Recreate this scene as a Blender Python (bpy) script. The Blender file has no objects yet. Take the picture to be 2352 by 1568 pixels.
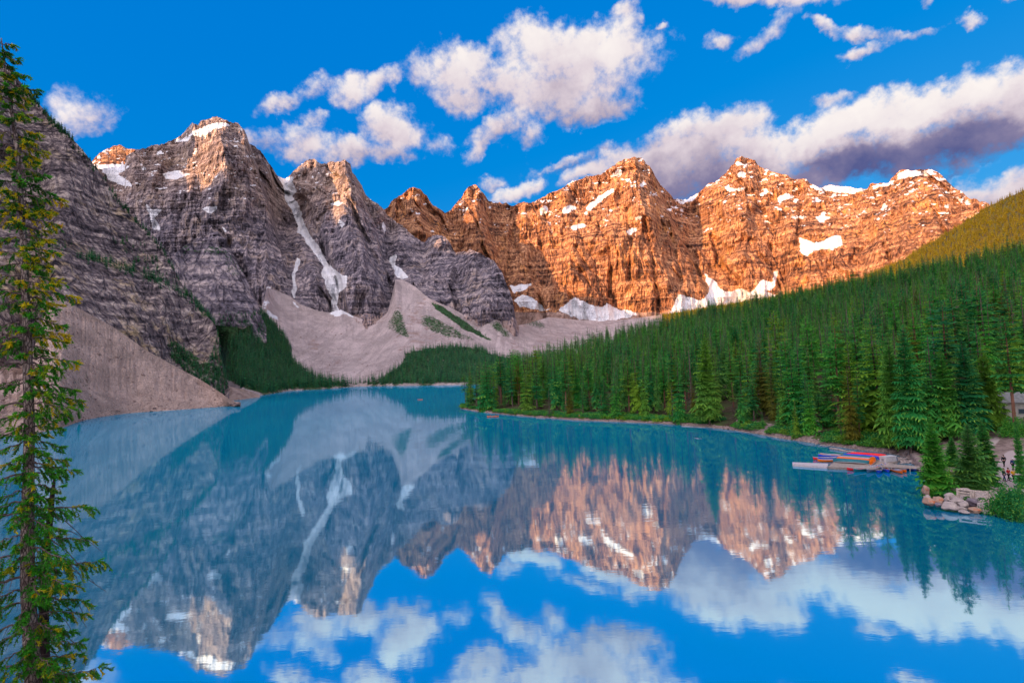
import bpy, bmesh, math, random
import numpy as np
from mathutils import Vector, Matrix

random.seed(7)
rng = np.random.default_rng(7)
C = bpy.context.scene.collection
SC = bpy.context.scene

# ------------------------------------------------------------------ camera
FOC, PITCH, ROLL, EYE = 1206.0, 0.0567, -0.0422, 22.0
CX, CY = 1176.0, 784.0


def _rot():
    cp, sp, cr, sr = math.cos(PITCH), math.sin(PITCH), math.cos(ROLL), math.sin(ROLL)
    Rr = np.array([[cr, -sr, 0], [sr, cr, 0], [0, 0, 1]])
    B = np.array([[1, 0, 0], [0, 0, -1], [0, 1, 0]], float)
    Rx = np.array([[1, 0, 0], [0, cp, -sp], [0, sp, cp]])
    return Rx @ B @ Rr


RM = _rot()
cam_d = bpy.data.cameras.new('camera')
cam_d.sensor_width = 36.0
cam_d.lens = FOC / 2352.0 * 36.0
cam_d.clip_start = 0.1
cam_d.clip_end = 30000.0
cam = bpy.data.objects.new('camera', cam_d)
C.objects.link(cam)
cam.matrix_world = Matrix.Translation((0, 0, EYE)) @ Matrix(RM.tolist()).to_4x4()
SC.camera = cam

# ------------------------------------------------------------------ light
SUN_AZ, SUN_EL = math.radians(-131.0), math.radians(11.5)
SUN_DIR = Vector((math.sin(SUN_AZ) * math.cos(SUN_EL), math.cos(SUN_AZ) * math.cos(SUN_EL), math.sin(SUN_EL)))
sun_d = bpy.data.lights.new('sun', 'SUN')
sun_d.energy = 5.0
sun_d.angle = math.radians(0.5)
sun_d.color = (1.0, 0.53, 0.22)
sun = bpy.data.objects.new('sun', sun_d)
C.objects.link(sun)
sun.location = SUN_DIR * 500
sun.rotation_euler = SUN_DIR.to_track_quat('Z', 'Y').to_euler()

SC.view_settings.view_transform = 'Standard'
SC.view_settings.look = 'None'
SC.view_settings.gamma = 1.0
SC.view_settings.use_curve_mapping = False
SC.view_settings.exposure = 0.65
SC.render.engine = 'CYCLES'
SC.cycles.max_bounces = 4
SC.cycles.diffuse_bounces = 3
SC.cycles.glossy_bounces = 2
SC.cycles.transmission_bounces = 2
SC.cycles.transparent_max_bounces = 4
SC.cycles.caustics_reflective = False
SC.cycles.caustics_refractive = False


# ------------------------------------------------------------------ pixel <-> direction (photo measured 2352 px wide)
def azt(u, v):
    u = np.asarray(u, float); v = np.asarray(v, float)
    d = RM @ np.stack([u - CX, -(v - CY), -FOC * np.ones_like(u)])
    return np.arctan2(d[0], d[1]), d[2] / np.hypot(d[0], d[1])


def px(P):
    P = np.asarray(P, float)
    d = (P - np.array([0, 0, EYE])) @ RM
    w = np.where(-d[..., 2] > 0.01, -d[..., 2], 0.01)
    return CX + FOC * d[..., 0] / w, CY - FOC * d[..., 1] / w


def at_d(u, v, d):
    a, t = azt(u, v)
    return np.array([math.sin(a) * d, math.cos(a) * d, EYE + t * d])


def at_z(u, v, z=0.0):
    a, t = azt(u, v)
    d = (z - EYE) / t
    return np.array([math.sin(a) * d, math.cos(a) * d, z])


# ------------------------------------------------------------------ node helper
class NT:
    def __init__(s, tree):
        s.t = tree; s.n = tree.nodes; s.l = tree.links

    def node(s, typ, **kw):
        nd = s.n.new(typ)
        for k, v in kw.items():
            setattr(nd, k, v)
        return nd

    def put(s, sock, v):
        if isinstance(v, bpy.types.NodeSocket):
            s.l.new(v, sock)
        elif v is not None:
            if isinstance(v, (tuple, list)) and sock.type == 'RGBA' and len(v) == 3:
                v = (*v, 1)
            sock.default_value = v

    def m(s, op, a, b=None, c=None, clamp=False):
        nd = s.node('ShaderNodeMath', operation=op, use_clamp=clamp)
        for i, v in enumerate((a, b, c)):
            if v is not None:
                s.put(nd.inputs[i], v)
        return nd.outputs[0]

    def vm(s, op, a, b=None, out=0):
        nd = s.node('ShaderNodeVectorMath', operation=op)
        s.put(nd.inputs[0], a)
        if b is not None:
            s.put(nd.inputs[3] if op == 'SCALE' else nd.inputs[1], b)
        return nd.outputs['Value'] if op in ('LENGTH', 'DOT_PRODUCT') else nd.outputs[0]

    def mix(s, f, a, b, blend='MIX'):
        nd = s.node('ShaderNodeMix', data_type='RGBA', blend_type=blend)
        s.put(nd.inputs[0], f); s.put(nd.inputs[6], a); s.put(nd.inputs[7], b)
        return nd.outputs[2]

    def noise(s, vec, scale, detail=5.0, rough=0.55, dist=0.0, col=False, dim='3D', kind='FBM'):
        nd = s.node('ShaderNodeTexNoise', noise_dimensions=dim)
        try:
            nd.noise_type = kind
        except Exception:
            pass
        if vec is not None:
            s.put(nd.inputs['Vector'], vec)
        s.put(nd.inputs['Scale'], scale)
        s.put(nd.inputs['Detail'], detail); s.put(nd.inputs['Roughness'], rough); s.put(nd.inputs['Distortion'], dist)
        return nd.outputs['Color' if col else 'Fac']

    def mr(s, v, a, b, c=0.0, d=1.0, kind='SMOOTHSTEP'):
        nd = s.node('ShaderNodeMapRange', interpolation_type=kind)
        for i, x in enumerate((v, a, b, c, d)):
            s.put(nd.inputs[i], x)
        return nd.outputs[0]

    def attr(s, name):
        return s.node('ShaderNodeAttribute', attribute_name=name)

    def mapping(s, vec, loc=(0, 0, 0), rot=(0, 0, 0), sc=(1, 1, 1), typ='POINT'):
        nd = s.node('ShaderNodeMapping', vector_type=typ)
        s.put(nd.inputs[0], vec); nd.inputs['Rotation'].default_value = rot; nd.inputs['Scale'].default_value = sc
        if typ != 'NORMAL':
            nd.inputs['Location'].default_value = loc
        return nd.outputs[0]


# ------------------------------------------------------------------ world: sky and clouds
CLOUDS = [  # centre x, y, radius x, y, lean in degrees, strength, brightness bias
    (190, 266, 72, 36, 12, .8, .05), (135, 228, 42, 22, 10, .5, 0),
    (1330, 135, 165, 68, 4, 1.15, .25), (1290, 205, 150, 58, 5, 1, -.05), (1225, 95, 80, 45, 0, 1, .3), (1425, 105, 62, 55, 60, 1, .3),
    (1040, 178, 72, 60, 0, 1, .15), (1085, 150, 62, 48, 0, 1, .25), (1062, 222, 60, 38, 0, .9, 0), (1170, 190, 90, 40, 0, .9, .1),
    (1345, 245, 105, 36, 8, .9, -.35), (1150, 285, 72, 26, 25, .75, -.1), (1105, 335, 46, 22, 40, .7, 0), (1205, 300, 30, 40, 0, .5, -.3),
    (962, 162, 26, 42, -20, .55, 0),
    (812, 208, 54, 36, 15, .95, .1), (880, 188, 56, 28, 30, .95, .15), (650, 246, 46, 16, 15, .6, 0), (718, 212, 42, 24, 35, .6, 0),
    (620, 320, 44, 26, 0, .5, -.1), (700, 335, 52, 44, 0, .85, 0), (725, 284, 28, 18, 0, .7, .1), (905, 302, 66, 52, 0, 1.05, .15),
    (865, 275, 36, 28, 0, .9, .25), (805, 348, 84, 28, 0, .9, -.05), (895, 350, 60, 24, 0, .8, -.1), (1012, 335, 26, 24, 0, .45, 0),
    (1180, 443, 68, 22, 16, 1.0, .2), (1125, 422, 28, 14, 20, .6, 0), (1222, 427, 30, 16, 20, .9, .2),
    (1434, 22, 32, 16, 20, .65, .1), (1474, 36, 14, 14, 0, .5, 0), (1524, 65, 10, 6, 0, .5, 0),
    (1475, 375, 125, 44, 18, 1.1, -.1), (1590, 330, 100, 62, 14, 1.15, -.05), (1670, 300, 90, 52, 10, 1.15, .1), (1640, 400, 150, 62, 0, 1.2, -.75),
    (1730, 360, 95, 62, 0, 1.1, -.15), (1560, 300, 60, 22, 15, .9, .2), (1520, 420, 90, 50, 0, 1.1, -.6),
    (1860, 322, 115, 50, 12, 1.2, .25), (1960, 278, 105, 58, 14, 1.25, .45), (2060, 268, 110, 60, 4, 1.25, .45), (2160, 250, 110, 58, 8, 1.25, .45),
    (2270, 215, 115, 64, 14, 1.25, .45), (2370, 205, 90, 64, 0, 1.2, .3), (1960, 368, 150, 42, 4, 1.15, -1.0), (2090, 345, 150, 48, 4, 1.15, -1.1),
    (2210, 315, 135, 50, 12, 1.15, -1.0), (2330, 275, 90, 60, 12, 1.1, -.9), (1820, 420, 120, 32, 0, .9, -.9), (2100, 385, 120, 30, 4, .7, -.9),
    (2450, 230, 110, 90, 0, 1.1, -.1), (1905, 225, 46, 20, 18, .6, -.05), (1350, 395, 66, 20, 20, 1, .15), (1290, 375, 50, 10, 16, .6, 0),
    (2300, 432, 120, 40, 14, 1.0, -.2), (2400, 400, 80, 40, 0, 1.0, -.2), (1450, 345, 200, 20, 14, .4, -.7),
    (1700, -8, 84, 22, 0, .9, .1), (1800, -4, 110, 24, 0, .95, .1), (2325, -4, 64, 18, 0, .8, .1), (1655, 90, 34, 17, 10, .62, 0),
    (1765, 74, 76, 22, 36, .62, 0), (1912, 66, 62, 12, -12, .66, 0), (1992, 84, 84, 14, -8, .6, 0), (1990, 118, 52, 14, 14, .7, .1),
    (2090, 86, 52, 13, 10, .58, 0), (2217, 54, 26, 14, 0, .6, .05), (2118, 2, 16, 8, 0, .5, 0),
]


def build_world():
    w = bpy.data.worlds.new('World'); SC.world = w; w.use_nodes = True
    t = NT(w.node_tree)
    bg = t.n['Background']
    sky = t.node('ShaderNodeTexSky', sky_type='NISHITA', sun_disc=False)
    sky.sun_elevation = SUN_EL; sky.sun_rotation = SUN_AZ
    sky.altitude = 1900.0; sky.air_density = 1.0; sky.dust_density = 0.6; sky.ozone_density = 2.0
    k = SKY_STRENGTH * 2 ** SC.view_settings.exposure
    base = t.vm('ADD', t.vm('MULTIPLY', sky.outputs[0], tuple(q * .1 / k for q in (.42, .62, .36))), tuple(q / k for q in (-.040, .142, .62)))
    glow = t.vm('ADD', t.vm('SCALE', sky.outputs[0], .15 / k), tuple(-.5 / k for q in range(3)))
    base = t.vm('MAXIMUM', t.vm('MAXIMUM', base, glow), (0, 0, 0))
    tc = t.node('ShaderNodeTexCoord')
    d = t.vm('NORMALIZE', tc.outputs['Generated'])
    sp = t.node('ShaderNodeSeparateXYZ'); t.put(sp.inputs[0], d)
    az = t.m('ARCTAN2', sp.outputs[0], sp.outputs[1])
    el = t.m('ARCSINE', sp.outputs[2])
    cb = t.node('ShaderNodeCombineXYZ'); t.put(cb.inputs[0], az); t.put(cb.inputs[1], el)
    wob = t.vm('SUBTRACT', t.noise(d, 14.0, 3, .5, col=True), (0.5, 0.5, 0.5))
    wob2 = t.vm('SUBTRACT', t.noise(d, 55.0, 4, .6, col=True), (0.5, 0.5, 0.5))
    P = t.vm('ADD', t.vm('ADD', cb.outputs[0], t.vm('SCALE', wob, 0.050)), t.vm('SCALE', wob2, 0.024))
    P = t.vm('MULTIPLY', P, (1, 1, 0))
    M = SW = SS = None
    for (cx, cy, rx, ry, lean, st, br) in CLOUDS:
        a, tt = azt(cx, cy)
        k = math.cos(math.atan(tt)) * 1.0
        a2, t2 = azt(cx + 5, cy); a3, t3 = azt(cx, cy - 5)
        su = math.hypot(a2 - a, math.atan(t2) - math.atan(tt)) / 5
        sv = math.hypot(a3 - a, math.atan(t3) - math.atan(tt)) / 5
        roll = math.atan2(math.atan(t2) - math.atan(tt), a2 - a)
        q = t.mapping(P, (float(a), math.atan(tt), 0), (0, 0, math.radians(lean) + roll), (rx * su * 1.25, ry * sv * 1.25, 1), 'TEXTURE')
        r2 = t.vm('DOT_PRODUCT', q, q)
        wgt = t.m('MULTIPLY_ADD', r2, -st, st)
        wpos = t.m('MAXIMUM', wgt, 0.0)
        s = t.node('ShaderNodeSeparateXYZ'); t.put(s.inputs[0], q)
        sh = t.m('MULTIPLY_ADD', s.outputs[1], 0.55, br)
        if M is None:
            M, SW, SS = wgt, wpos, t.m('MULTIPLY', wpos, sh)
        else:
            M = t.m('SMOOTH_MAX', M, wgt, 0.25)
            SW = t.m('ADD', SW, wpos)
            SS = t.m('MULTIPLY_ADD', wpos, sh, SS)
    # unseen cloud field outside the picture, cover thickened to raise ambient light
    aaz = t.m('ABSOLUTE', az)
    out = t.m('MAXIMUM', t.mr(aaz, 0.95, 1.25), t.mr(el, 0.66, 0.85))
    nb = t.noise(t.vm('MULTIPLY', d, (1, 1, 2.4)), 2.6, 5, .55)
    Mb = t.m('MULTIPLY', t.m('SUBTRACT', nb, 0.37), 9.0)
    Mb = t.m('MULTIPLY_ADD', out, 3.0, t.m('SUBTRACT', t.m('MINIMUM', Mb, 1.1), 3.0))
    M = t.m('MAXIMUM', t.m('MAXIMUM', M, -2.0), Mb)
    fn = t.noise(d, 40.0, 9, .60)
    f2 = t.noise(d, 15.0, 4, .5)
    dens = t.m('ADD', M, t.m('MULTIPLY_ADD', fn, 2.1, -1.05))
    alpha = t.mr(dens, -0.16, 0.95)
    alpha = t.m('POWER', alpha, 1.3)
    shade = t.m('DIVIDE', SS, t.m('MAXIMUM', SW, 0.15))
    shade = t.m('ADD', shade, t.m('MULTIPLY_ADD', fn, 0.9, -0.45))
    shade = t.m('ADD', shade, t.m('MULTIPLY_ADD', f2, 0.9, -0.45))
    thin = t.mr(dens, 0.3, 1.5, 0.12, 0.0)
    shade = t.m('ADD', shade, thin)
    cr = t.node('ShaderNodeValToRGB')
    t.put(cr.inputs[0], t.mr(shade, -1.25, 0.8, 0, 1, 'LINEAR'))
    e = cr.color_ramp.elements
    e[0].position = 0.0; e[0].color = (0.10, 0.115, 0.29, 1)
    e[1].position = 1.0; e[1].color = (1.0, 0.93, 0.90, 1)
    for p, c in ((.26, (.26, .23, .38, 1)), (.45, (.52, .44, .54, 1)), (.62, (.76, .66, .72, 1)), (.78, (.90, .82, .83, 1))):
        x = e.new(p); x.color = c
    sc = t.node('ShaderNodeVectorMath', operation='SCALE'); t.put(sc.inputs[0], cr.outputs[0]); sc.inputs[3].default_value = CLOUD_GAIN
    # unseen clouds towards the sun get added brightness to lift the shaded land
    cs = t.m('MAXIMUM', t.vm('DOT_PRODUCT', d, tuple(SUN_DIR)), 0.0)
    lit = t.m('MULTIPLY_ADD', t.m('POWER', cs, 1.5), 3.2, 1.0)
    ccol = t.vm('SCALE', sc.outputs[0], lit)
    col = t.mix(alpha, base, ccol)
    t.put(bg.inputs[0], col)
    bg.inputs[1].default_value = SKY_STRENGTH
    w.cycles.sampling_method = 'MANUAL'
    w.cycles.sample_map_resolution = 512


SKY_STRENGTH = 0.12
CLOUD_GAIN = 5.2
build_world()


# ------------------------------------------------------------------ numpy noise
_perm = np.random.default_rng(3).permutation(4096).astype(np.int64)
_val = np.random.default_rng(4).random(4096)


def vn(x, y, z=0.0, seed=0):
    x = np.asarray(x, float); y = np.asarray(y, float)
    x, y, z = np.broadcast_arrays(x, y, np.asarray(z, float) + seed * 17.31)
    xi = np.floor(x).astype(np.int64); yi = np.floor(y).astype(np.int64); zi = np.floor(z).astype(np.int64)
    xf, yf, zf = x - xi, y - yi, z - zi
    u, v, w = xf * xf * (3 - 2 * xf), yf * yf * (3 - 2 * yf), zf * zf * (3 - 2 * zf)

    def h(a, b, c):
        return _val[_perm[(_perm[(_perm[a & 4095] + b) & 4095] + c) & 4095]]
    r = 0
    for dz, wz in ((0, 1 - w), (1, w)):
        r = r + wz * ((1 - v) * ((1 - u) * h(xi, yi, zi + dz) + u * h(xi + 1, yi, zi + dz)) +
                      v * ((1 - u) * h(xi, yi + 1, zi + dz) + u * h(xi + 1, yi + 1, zi + dz)))
    return r


def fbm(x, y, z=0.0, octv=5, gain=0.5, seed=0, ridged=False):
    a, s, n, f = 1.0, 0.0, 0.0, 1.0
    for i in range(octv):
        v = vn(x * f, y * f, z * f, seed + i * 3)
        v = 1 - abs(2 * v - 1) if ridged else v
        s = s + a * v; n += a; a *= gain; f *= 2.03
    return s / n          # 0..1, mean about .5


def worley(x, y, seed=0):
    """distance to the nearest scattered point, diamond metric: sharp valleys between faceted ribs"""
    xi = np.floor(x).astype(np.int64); yi = np.floor(y).astype(np.int64)
    best = np.full(np.shape(x), 9.0)
    for dx in (-1, 0, 1):
        for dy in (-1, 0, 1):
            h = _perm[(_perm[(xi + dx + seed * 31) & 4095] + yi + dy) & 4095]
            px_ = xi + dx + _val[h]; py_ = yi + dy + _val[(h + 977) & 4095]
            a, b = np.abs(x - px_), np.abs(y - py_)
            best = np.minimum(best, a + b * .8)
    return best


def sstep(x, a, b):
    t = np.clip((x - a) / (b - a), 0, 1)
    return t * t * (3 - 2 * t)


def in_poly(u, v, poly):
    c = np.zeros(u.shape, bool)
    n = len(poly)
    for i in range(n):
        x1, y1 = poly[i]; x2, y2 = poly[(i + 1) % n]
        if y1 == y2:
            continue
        c ^= ((y1 > v) != (y2 > v)) & (u < (x2 - x1) * (v - y1) / (y2 - y1) + x1)
    return c


def line_dist(u, v, pts):
    best = np.full(u.shape, 1e9); side = np.zeros(u.shape); par = np.zeros(u.shape)
    n = len(pts) - 1
    for i in range(n):
        (x1, y1), (x2, y2) = pts[i][:2], pts[i + 1][:2]
        dx, dy = x2 - x1, y2 - y1
        q = np.clip(((u - x1) * dx + (v - y1) * dy) / (dx * dx + dy * dy), 0, 1)
        ex, ey = u - x1 - q * dx, v - y1 - q * dy
        dd = np.hypot(ex, ey)
        m = dd < best
        best = np.where(m, dd, best)
        side = np.where(m, np.sign(dx * ey - dy * ex), side)
        par = np.where(m, (i + q) / n, par)
    return best, side, par


# ------------------------------------------------------------------ mesh helpers
def grid_object(name, P, mat, attrs=None, kind='structure', smooth=False, parent=None):
    nr, nc = P.shape[:2]
    me = bpy.data.meshes.new(name)
    me.vertices.add(nr * nc)
    me.vertices.foreach_set('co', P.reshape(-1).astype(np.float32))
    idx = np.arange(nr * nc).reshape(nr, nc)
    q = np.stack([idx[:-1, :-1], idx[:-1, 1:], idx[1:, 1:], idx[1:, :-1]], -1).reshape(-1, 4)
    me.loops.add(q.size); me.loops.foreach_set('vertex_index', q.reshape(-1).astype(np.int32))
    me.polygons.add(len(q))
    me.polygons.foreach_set('loop_start', np.arange(0, q.size, 4, dtype=np.int32))
    me.polygons.foreach_set('use_smooth', np.full(len(q), smooth))
    me.update(calc_edges=True)
    for k, v in (attrs or {}).items():
        a = me.attributes.new(k, 'FLOAT', 'POINT')
        a.data.foreach_set('value', np.asarray(v, np.float32).reshape(-1))
    me.materials.append(mat)
    o = bpy.data.objects.new(name, me)
    C.objects.link(o)
    if kind:
        o['kind'] = kind
    return o


class Sheet:
    """a piece of land as a grid: columns by bearing, rows from its foot to its crest, then down its far side"""

    def __init__(s, top, base, ncol, nrow, prof=1.0, jag=0.0, jscale=60.0, ground=False, gz=(0.5, 2.0), back=(400., 250.), rowpow=1.0, basez=None, soft=.012):
        au, at_ = azt([p[0] for p in top], [p[1] for p in top])
        bu, bt_ = azt([p[0] for p in base], [p[1] for p in base])
        td = np.array([p[2] for p in top], float)
        if basez is not None:            # foot lies on a water level
            bd = (basez - EYE) / bt_
        else:
            bd = np.array([p[2] for p in base], float)
        a0, a1 = max(au[0], bu[0]), min(au[-1], bu[-1])
        az = np.linspace(a0, a1, ncol)
        tt = np.interp(az, au, at_); td = np.interp(az, au, td)
        bt = np.interp(az, bu, bt_); bd = np.interp(az, bu, bd)

        def blur(a, w):
            k = max(1, int(ncol * w)); x = np.arange(-3 * k, 3 * k + 1)
            g = np.exp(-(x / k) ** 2 / 2); g /= g.sum()
            e = np.pad(a, 3 * k, mode='reflect', reflect_type='odd')
            return np.convolve(e, g, 'valid')
        td = blur(td, soft); bd = blur(bd, soft)
        if basez is not None:
            bt = (basez - EYE) / bd
        if jag:
            k = (fbm(az * jscale, 0 * az, seed=5, octv=6, gain=.6) - .5)
            tt = tt + jag * k
        s.az = az
        q = np.linspace(0, 1, nrow)[:, None] ** rowpow
        if ground:
            qb = q ** 4
            tdb = blur(td, .035)
            tde = tdb * (1 - qb) + td * qb
            d = bd + (tde - bd) * q
            z0 = EYE + bt * bd; z1 = EYE + tt * td
            z1 = blur(z1, .035) * (1 - qb) + z1 * qb
            z = z0 + (z1 - z0) * ((1 - gz[0]) * q + gz[0] * q ** gz[1])
        else:
            tn = bt + (tt - bt) * q
            d = bd + (td - bd) * q ** prof
            z = EYE + tn * d
        s.q = np.broadcast_to(q, d.shape)
        s.d, s.z = d, z
        s.back = back
        s.A = np.broadcast_to(az, d.shape)

    def pos(s):
        return np.stack([np.sin(s.A) * s.d, np.cos(s.A) * s.d, s.z], -1)

    def pix(s):
        return px(s.pos())

    def push(s, dd):
        """move points along their sight line away from the eye by dd metres"""
        t = (s.z - EYE) / s.d
        s.d = s.d + dd
        s.z = EYE + t * s.d

    def normals(s):
        P = s.pos()
        gu = np.gradient(P, axis=1); gv = np.gradient(P, axis=0)
        n = np.cross(gu, gv)
        return n / np.maximum(np.linalg.norm(n, axis=-1, keepdims=True), 1e-9)

    def build(s, name, mat, attrs=None, smooth=False, nback=5, skirt=8.0, kind='structure'):
        P = s.pos()
        rows = []
        d0, z0 = s.d[0], s.z[0]
        rows.append(np.stack([np.sin(s.az) * (d0 - skirt * .5), np.cos(s.az) * (d0 - skirt * .5), z0 - skirt], -1)[None])
        rows.append(P)
        dl, zl = s.d[-1], s.z[-1]
        for k in range(1, nback + 1):
            f = k / nback
            dd = dl + s.back[0] * f * (1 + .25 * fbm(s.az * 40, f * 2., seed=9))
            zz = zl - s.back[1] * f ** 1.2 + (fbm(s.az * 50, f * 5., seed=3) - .5) * s.back[1] * .2
            rows.append(np.stack([np.sin(s.az) * dd, np.cos(s.az) * dd, np.maximum(zz, -20)], -1)[None])
        Q = np.concatenate(rows, 0)
        at = {}
        for k, v in (attrs or {}).items():
            at[k] = np.concatenate([v[:1], v, np.repeat(v[-1:], nback, 0)], 0)
        s.obj = grid_object(name, Q, mat, at, kind, smooth)
        return s.obj

    def hit(s, u, v):
        """where the sight line through a photo point meets this land"""
        a, t = azt(u, v)
        j = np.interp(a, s.az, np.arange(len(s.az)))
        j0 = int(min(j, len(s.az) - 2)); f = j - j0
        dc = s.d[:, j0] * (1 - f) + s.d[:, j0 + 1] * f
        zc = s.z[:, j0] * (1 - f) + s.z[:, j0 + 1] * f
        tc = (zc - EYE) / dc
        k = np.where(tc >= t)[0]
        k = int(k[0]) if len(k) else len(tc) - 1
        if k == 0:
            dd, zz = dc[0], zc[0]
        else:
            g = (t - tc[k - 1]) / max(tc[k] - tc[k - 1], 1e-9)
            g = min(max(g, 0), 1)
            dd = dc[k - 1] + g * (dc[k] - dc[k - 1]); zz = zc[k - 1] + g * (zc[k] - zc[k - 1])
        return np.array([math.sin(a) * dd, math.cos(a) * dd, zz])

    def height(s, x, y):
        a = math.atan2(x, y); d = math.hypot(x, y)
        j = np.interp(a, s.az, np.arange(len(s.az)))
        j0 = int(min(j, len(s.az) - 2)); f = j - j0
        dc = s.d[:, j0] * (1 - f) + s.d[:, j0 + 1] * f
        zc = s.z[:, j0] * (1 - f) + s.z[:, j0 + 1] * f
        return float(np.interp(d, dc, zc))


# ------------------------------------------------------------------ materials
def new_mat(name, rough=0.8, spec=0.2):
    m = bpy.data.materials.new(name); m.use_nodes = True
    t = NT(m.node_tree)
    b = t.n['Principled BSDF']
    b.inputs['Roughness'].default_value = rough
    b.inputs['Specular IOR Level'].default_value = spec
    return m, t, b


def simple_mat(name, col, rough=0.6, spec=0.3, var=0.15, scale=6.0, bump=0.0, metal=0.0):
    m, t, b = new_mat(name, rough, spec)
    tc = t.node('ShaderNodeTexCoord').outputs['Object']
    n = t.noise(tc, scale, 6, .6)
    dark = tuple(c * (1 - var * 1.6) for c in col); lite = tuple(min(1, c * (1 + var)) for c in col)
    t.put(b.inputs['Base Color'], t.mix(t.mr(n, .3, .7), dark, lite))
    b.inputs['Metallic'].default_value = metal
    if bump:
        bp = t.node('ShaderNodeBump'); bp.inputs['Distance'].default_value = bump
        t.put(bp.inputs['Height'], t.noise(tc, scale * 3, 5, .6)); t.put(b.inputs['Normal'], bp.outputs[0])
    return m


def rock_mat(name, unit, dark, mid, light, ochre, talus, veg=(.035, .075, .03), dip=0.06, ochre_amt=.5, bump=1.0, sunlit_top=False):
    """layered limestone; unit = size of the fine beds in metres"""
    m, t, b = new_mat(name, .92, .1)
    geo = t.node('ShaderNodeNewGeometry')
    P = geo.outputs['Position']
    # beds: nearly horizontal, gently dipping; wavy
    wv = t.vm('SCALE', t.vm('SUBTRACT', t.noise(P, .10 / unit, 4, .55, col=True), (.5, .5, .5)), unit * 1.7)
    Pw = t.vm('ADD', P, wv)
    Pd = t.mapping(Pw, rot=(0, dip, 0))
    beds = t.noise(t.vm('MULTIPLY', Pd, (.03 / unit, .03 / unit, .55 / unit)), 1.0, 7, .62)
    beds2 = t.noise(t.vm('MULTIPLY', Pd, (.008 / unit, .008 / unit, .12 / unit)), 1.0, 4, .6)
    streak = t.noise(t.vm('MULTIPLY', Pw, (.45 / unit, .45 / unit, .05 / unit)), 1.0, 6, .62)
    blot = t.noise(P, .06 / unit, 6, .6)
    fine = t.noise(P, .9 / unit, 5, .65)
    v = t.m('ADD', t.m('MULTIPLY', beds, .24), t.m('MULTIPLY', streak, .56))
    v = t.m('ADD', v, t.m('MULTIPLY', blot, .30)); v = t.m('ADD', v, t.m('MULTIPLY', beds2, .17)); v = t.m('ADD', v, t.m('MULTIPLY', fine, .2))
    v = t.mr(v, .60, .87, 0, 1, 'LINEAR')
    vq = t.vm('MULTIPLY', Pw, (.16 / unit, .16 / unit, .055 / unit))
    vo = t.node('ShaderNodeTexVoronoi', feature='DISTANCE_TO_EDGE'); t.put(vo.inputs['Vector'], vq); vo.inputs['Scale'].default_value = 1.0
    vo2 = t.node('ShaderNodeTexVoronoi', feature='DISTANCE_TO_EDGE'); t.put(vo2.inputs['Vector'], t.vm('MULTIPLY', Pw, (.42 / unit, .42 / unit, .2 / unit))); vo2.inputs['Scale'].default_value = 1.0
    joint = t.m('MULTIPLY', t.mr(vo.outputs['Distance'], 0, .06, .0, 1), t.mr(vo2.outputs['Distance'], 0, .07, .45, 1))
    v = t.m('MULTIPLY', v, t.m('MULTIPLY_ADD', joint, .38, .62))  # crack shadow in the joints darkened into the rock colour
    sz = t.node('ShaderNodeSeparateXYZ'); t.put(sz.inputs[0], Pd)
    f1 = t.node('ShaderNodeTexNoise', noise_dimensions='1D'); t.put(f1.inputs['W'], t.m('MULTIPLY', sz.outputs[2], .075 / unit)); f1.inputs['Detail'].default_value = 3
    v = t.m('ADD', v, t.m('MULTIPLY_ADD', t.mr(f1.outputs['Fac'], .38, .62), .24, -.09))
    cr = t.node('ShaderNodeValToRGB'); t.put(cr.inputs[0], v)
    e = cr.color_ramp.elements
    e[0].position = .08; e[0].color = (*dark, 1); e[1].position = .95; e[1].color = (*light, 1)
    x = e.new(.5); x.color = (*mid, 1)
    col = cr.outputs[0]
    oc = t.m('MULTIPLY', t.mr(t.noise(P, .045 / unit, 5, .6), .5, .66), t.mr(streak, .42, .62))
    if sunlit_top:
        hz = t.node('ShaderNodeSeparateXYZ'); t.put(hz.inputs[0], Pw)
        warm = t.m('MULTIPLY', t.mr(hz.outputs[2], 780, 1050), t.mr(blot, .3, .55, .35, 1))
        col = t.mix(t.m('MULTIPLY', warm, .32), col, t.mix(v, (.20, .11, .06), (.80, .52, .26)))  # orange of the low sun put into the upper rock colour
    col = t.mix(t.m('MULTIPLY', oc, ochre_amt), col, ochre)
    # scree
    ta = t.attr('talus').outputs['Fac']
    tn = t.m('ADD', ta, t.m('MULTIPLY_ADD', t.noise(P, .12 / unit, 6, .65), .7, -.35))
    tcol = t.mix(t.mr(t.noise(P, .05 / unit, 7, .7), .35, .65), tuple(c * .74 for c in talus), tuple(c * 1.15 for c in talus))
    dn = t.noise(t.vm('MULTIPLY', Pw, (.22 / unit, .02 / unit, .05 / unit)), 1.0, 5, .6)
    tcol = t.mix(t.mr(dn, .45, .62, 0, .55), tcol, tuple(c * .66 for c in talus))
    gr = t.noise(P, 1.1 / unit, 5, .85)
    tcol = t.mix(t.mr(gr, .54, .66), tcol, tuple(c * .42 for c in talus))
    tcol = t.mix(t.mr(gr, .44, .34), tcol, tuple(min(1, c * 1.45) for c in talus))
    col = t.mix(t.mr(tn, .42, .58), col, tcol)
    # plants
    va = t.attr('veg').outputs['Fac']
    vnn = t.m('ADD', va, t.m('MULTIPLY_ADD', t.noise(P, .5 / unit, 6, .75), 1.5, -.75))
    vcol = t.mix(t.mr(t.noise(P, .3 / unit, 5, .65), .38, .62), tuple(c * .6 for c in veg), tuple(c * 1.9 for c in veg))
    col = t.mix(t.mr(vnn, .45, .62), col, vcol)
    # snow
    sa = t.attr('snow').outputs['Fac']
    sn = t.m('ADD', sa, t.m('MULTIPLY_ADD', t.noise(t.vm('MULTIPLY', P, (1, 1, 1.6)), .20 / unit, 7, .70), 2.0, -1.0))
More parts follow.
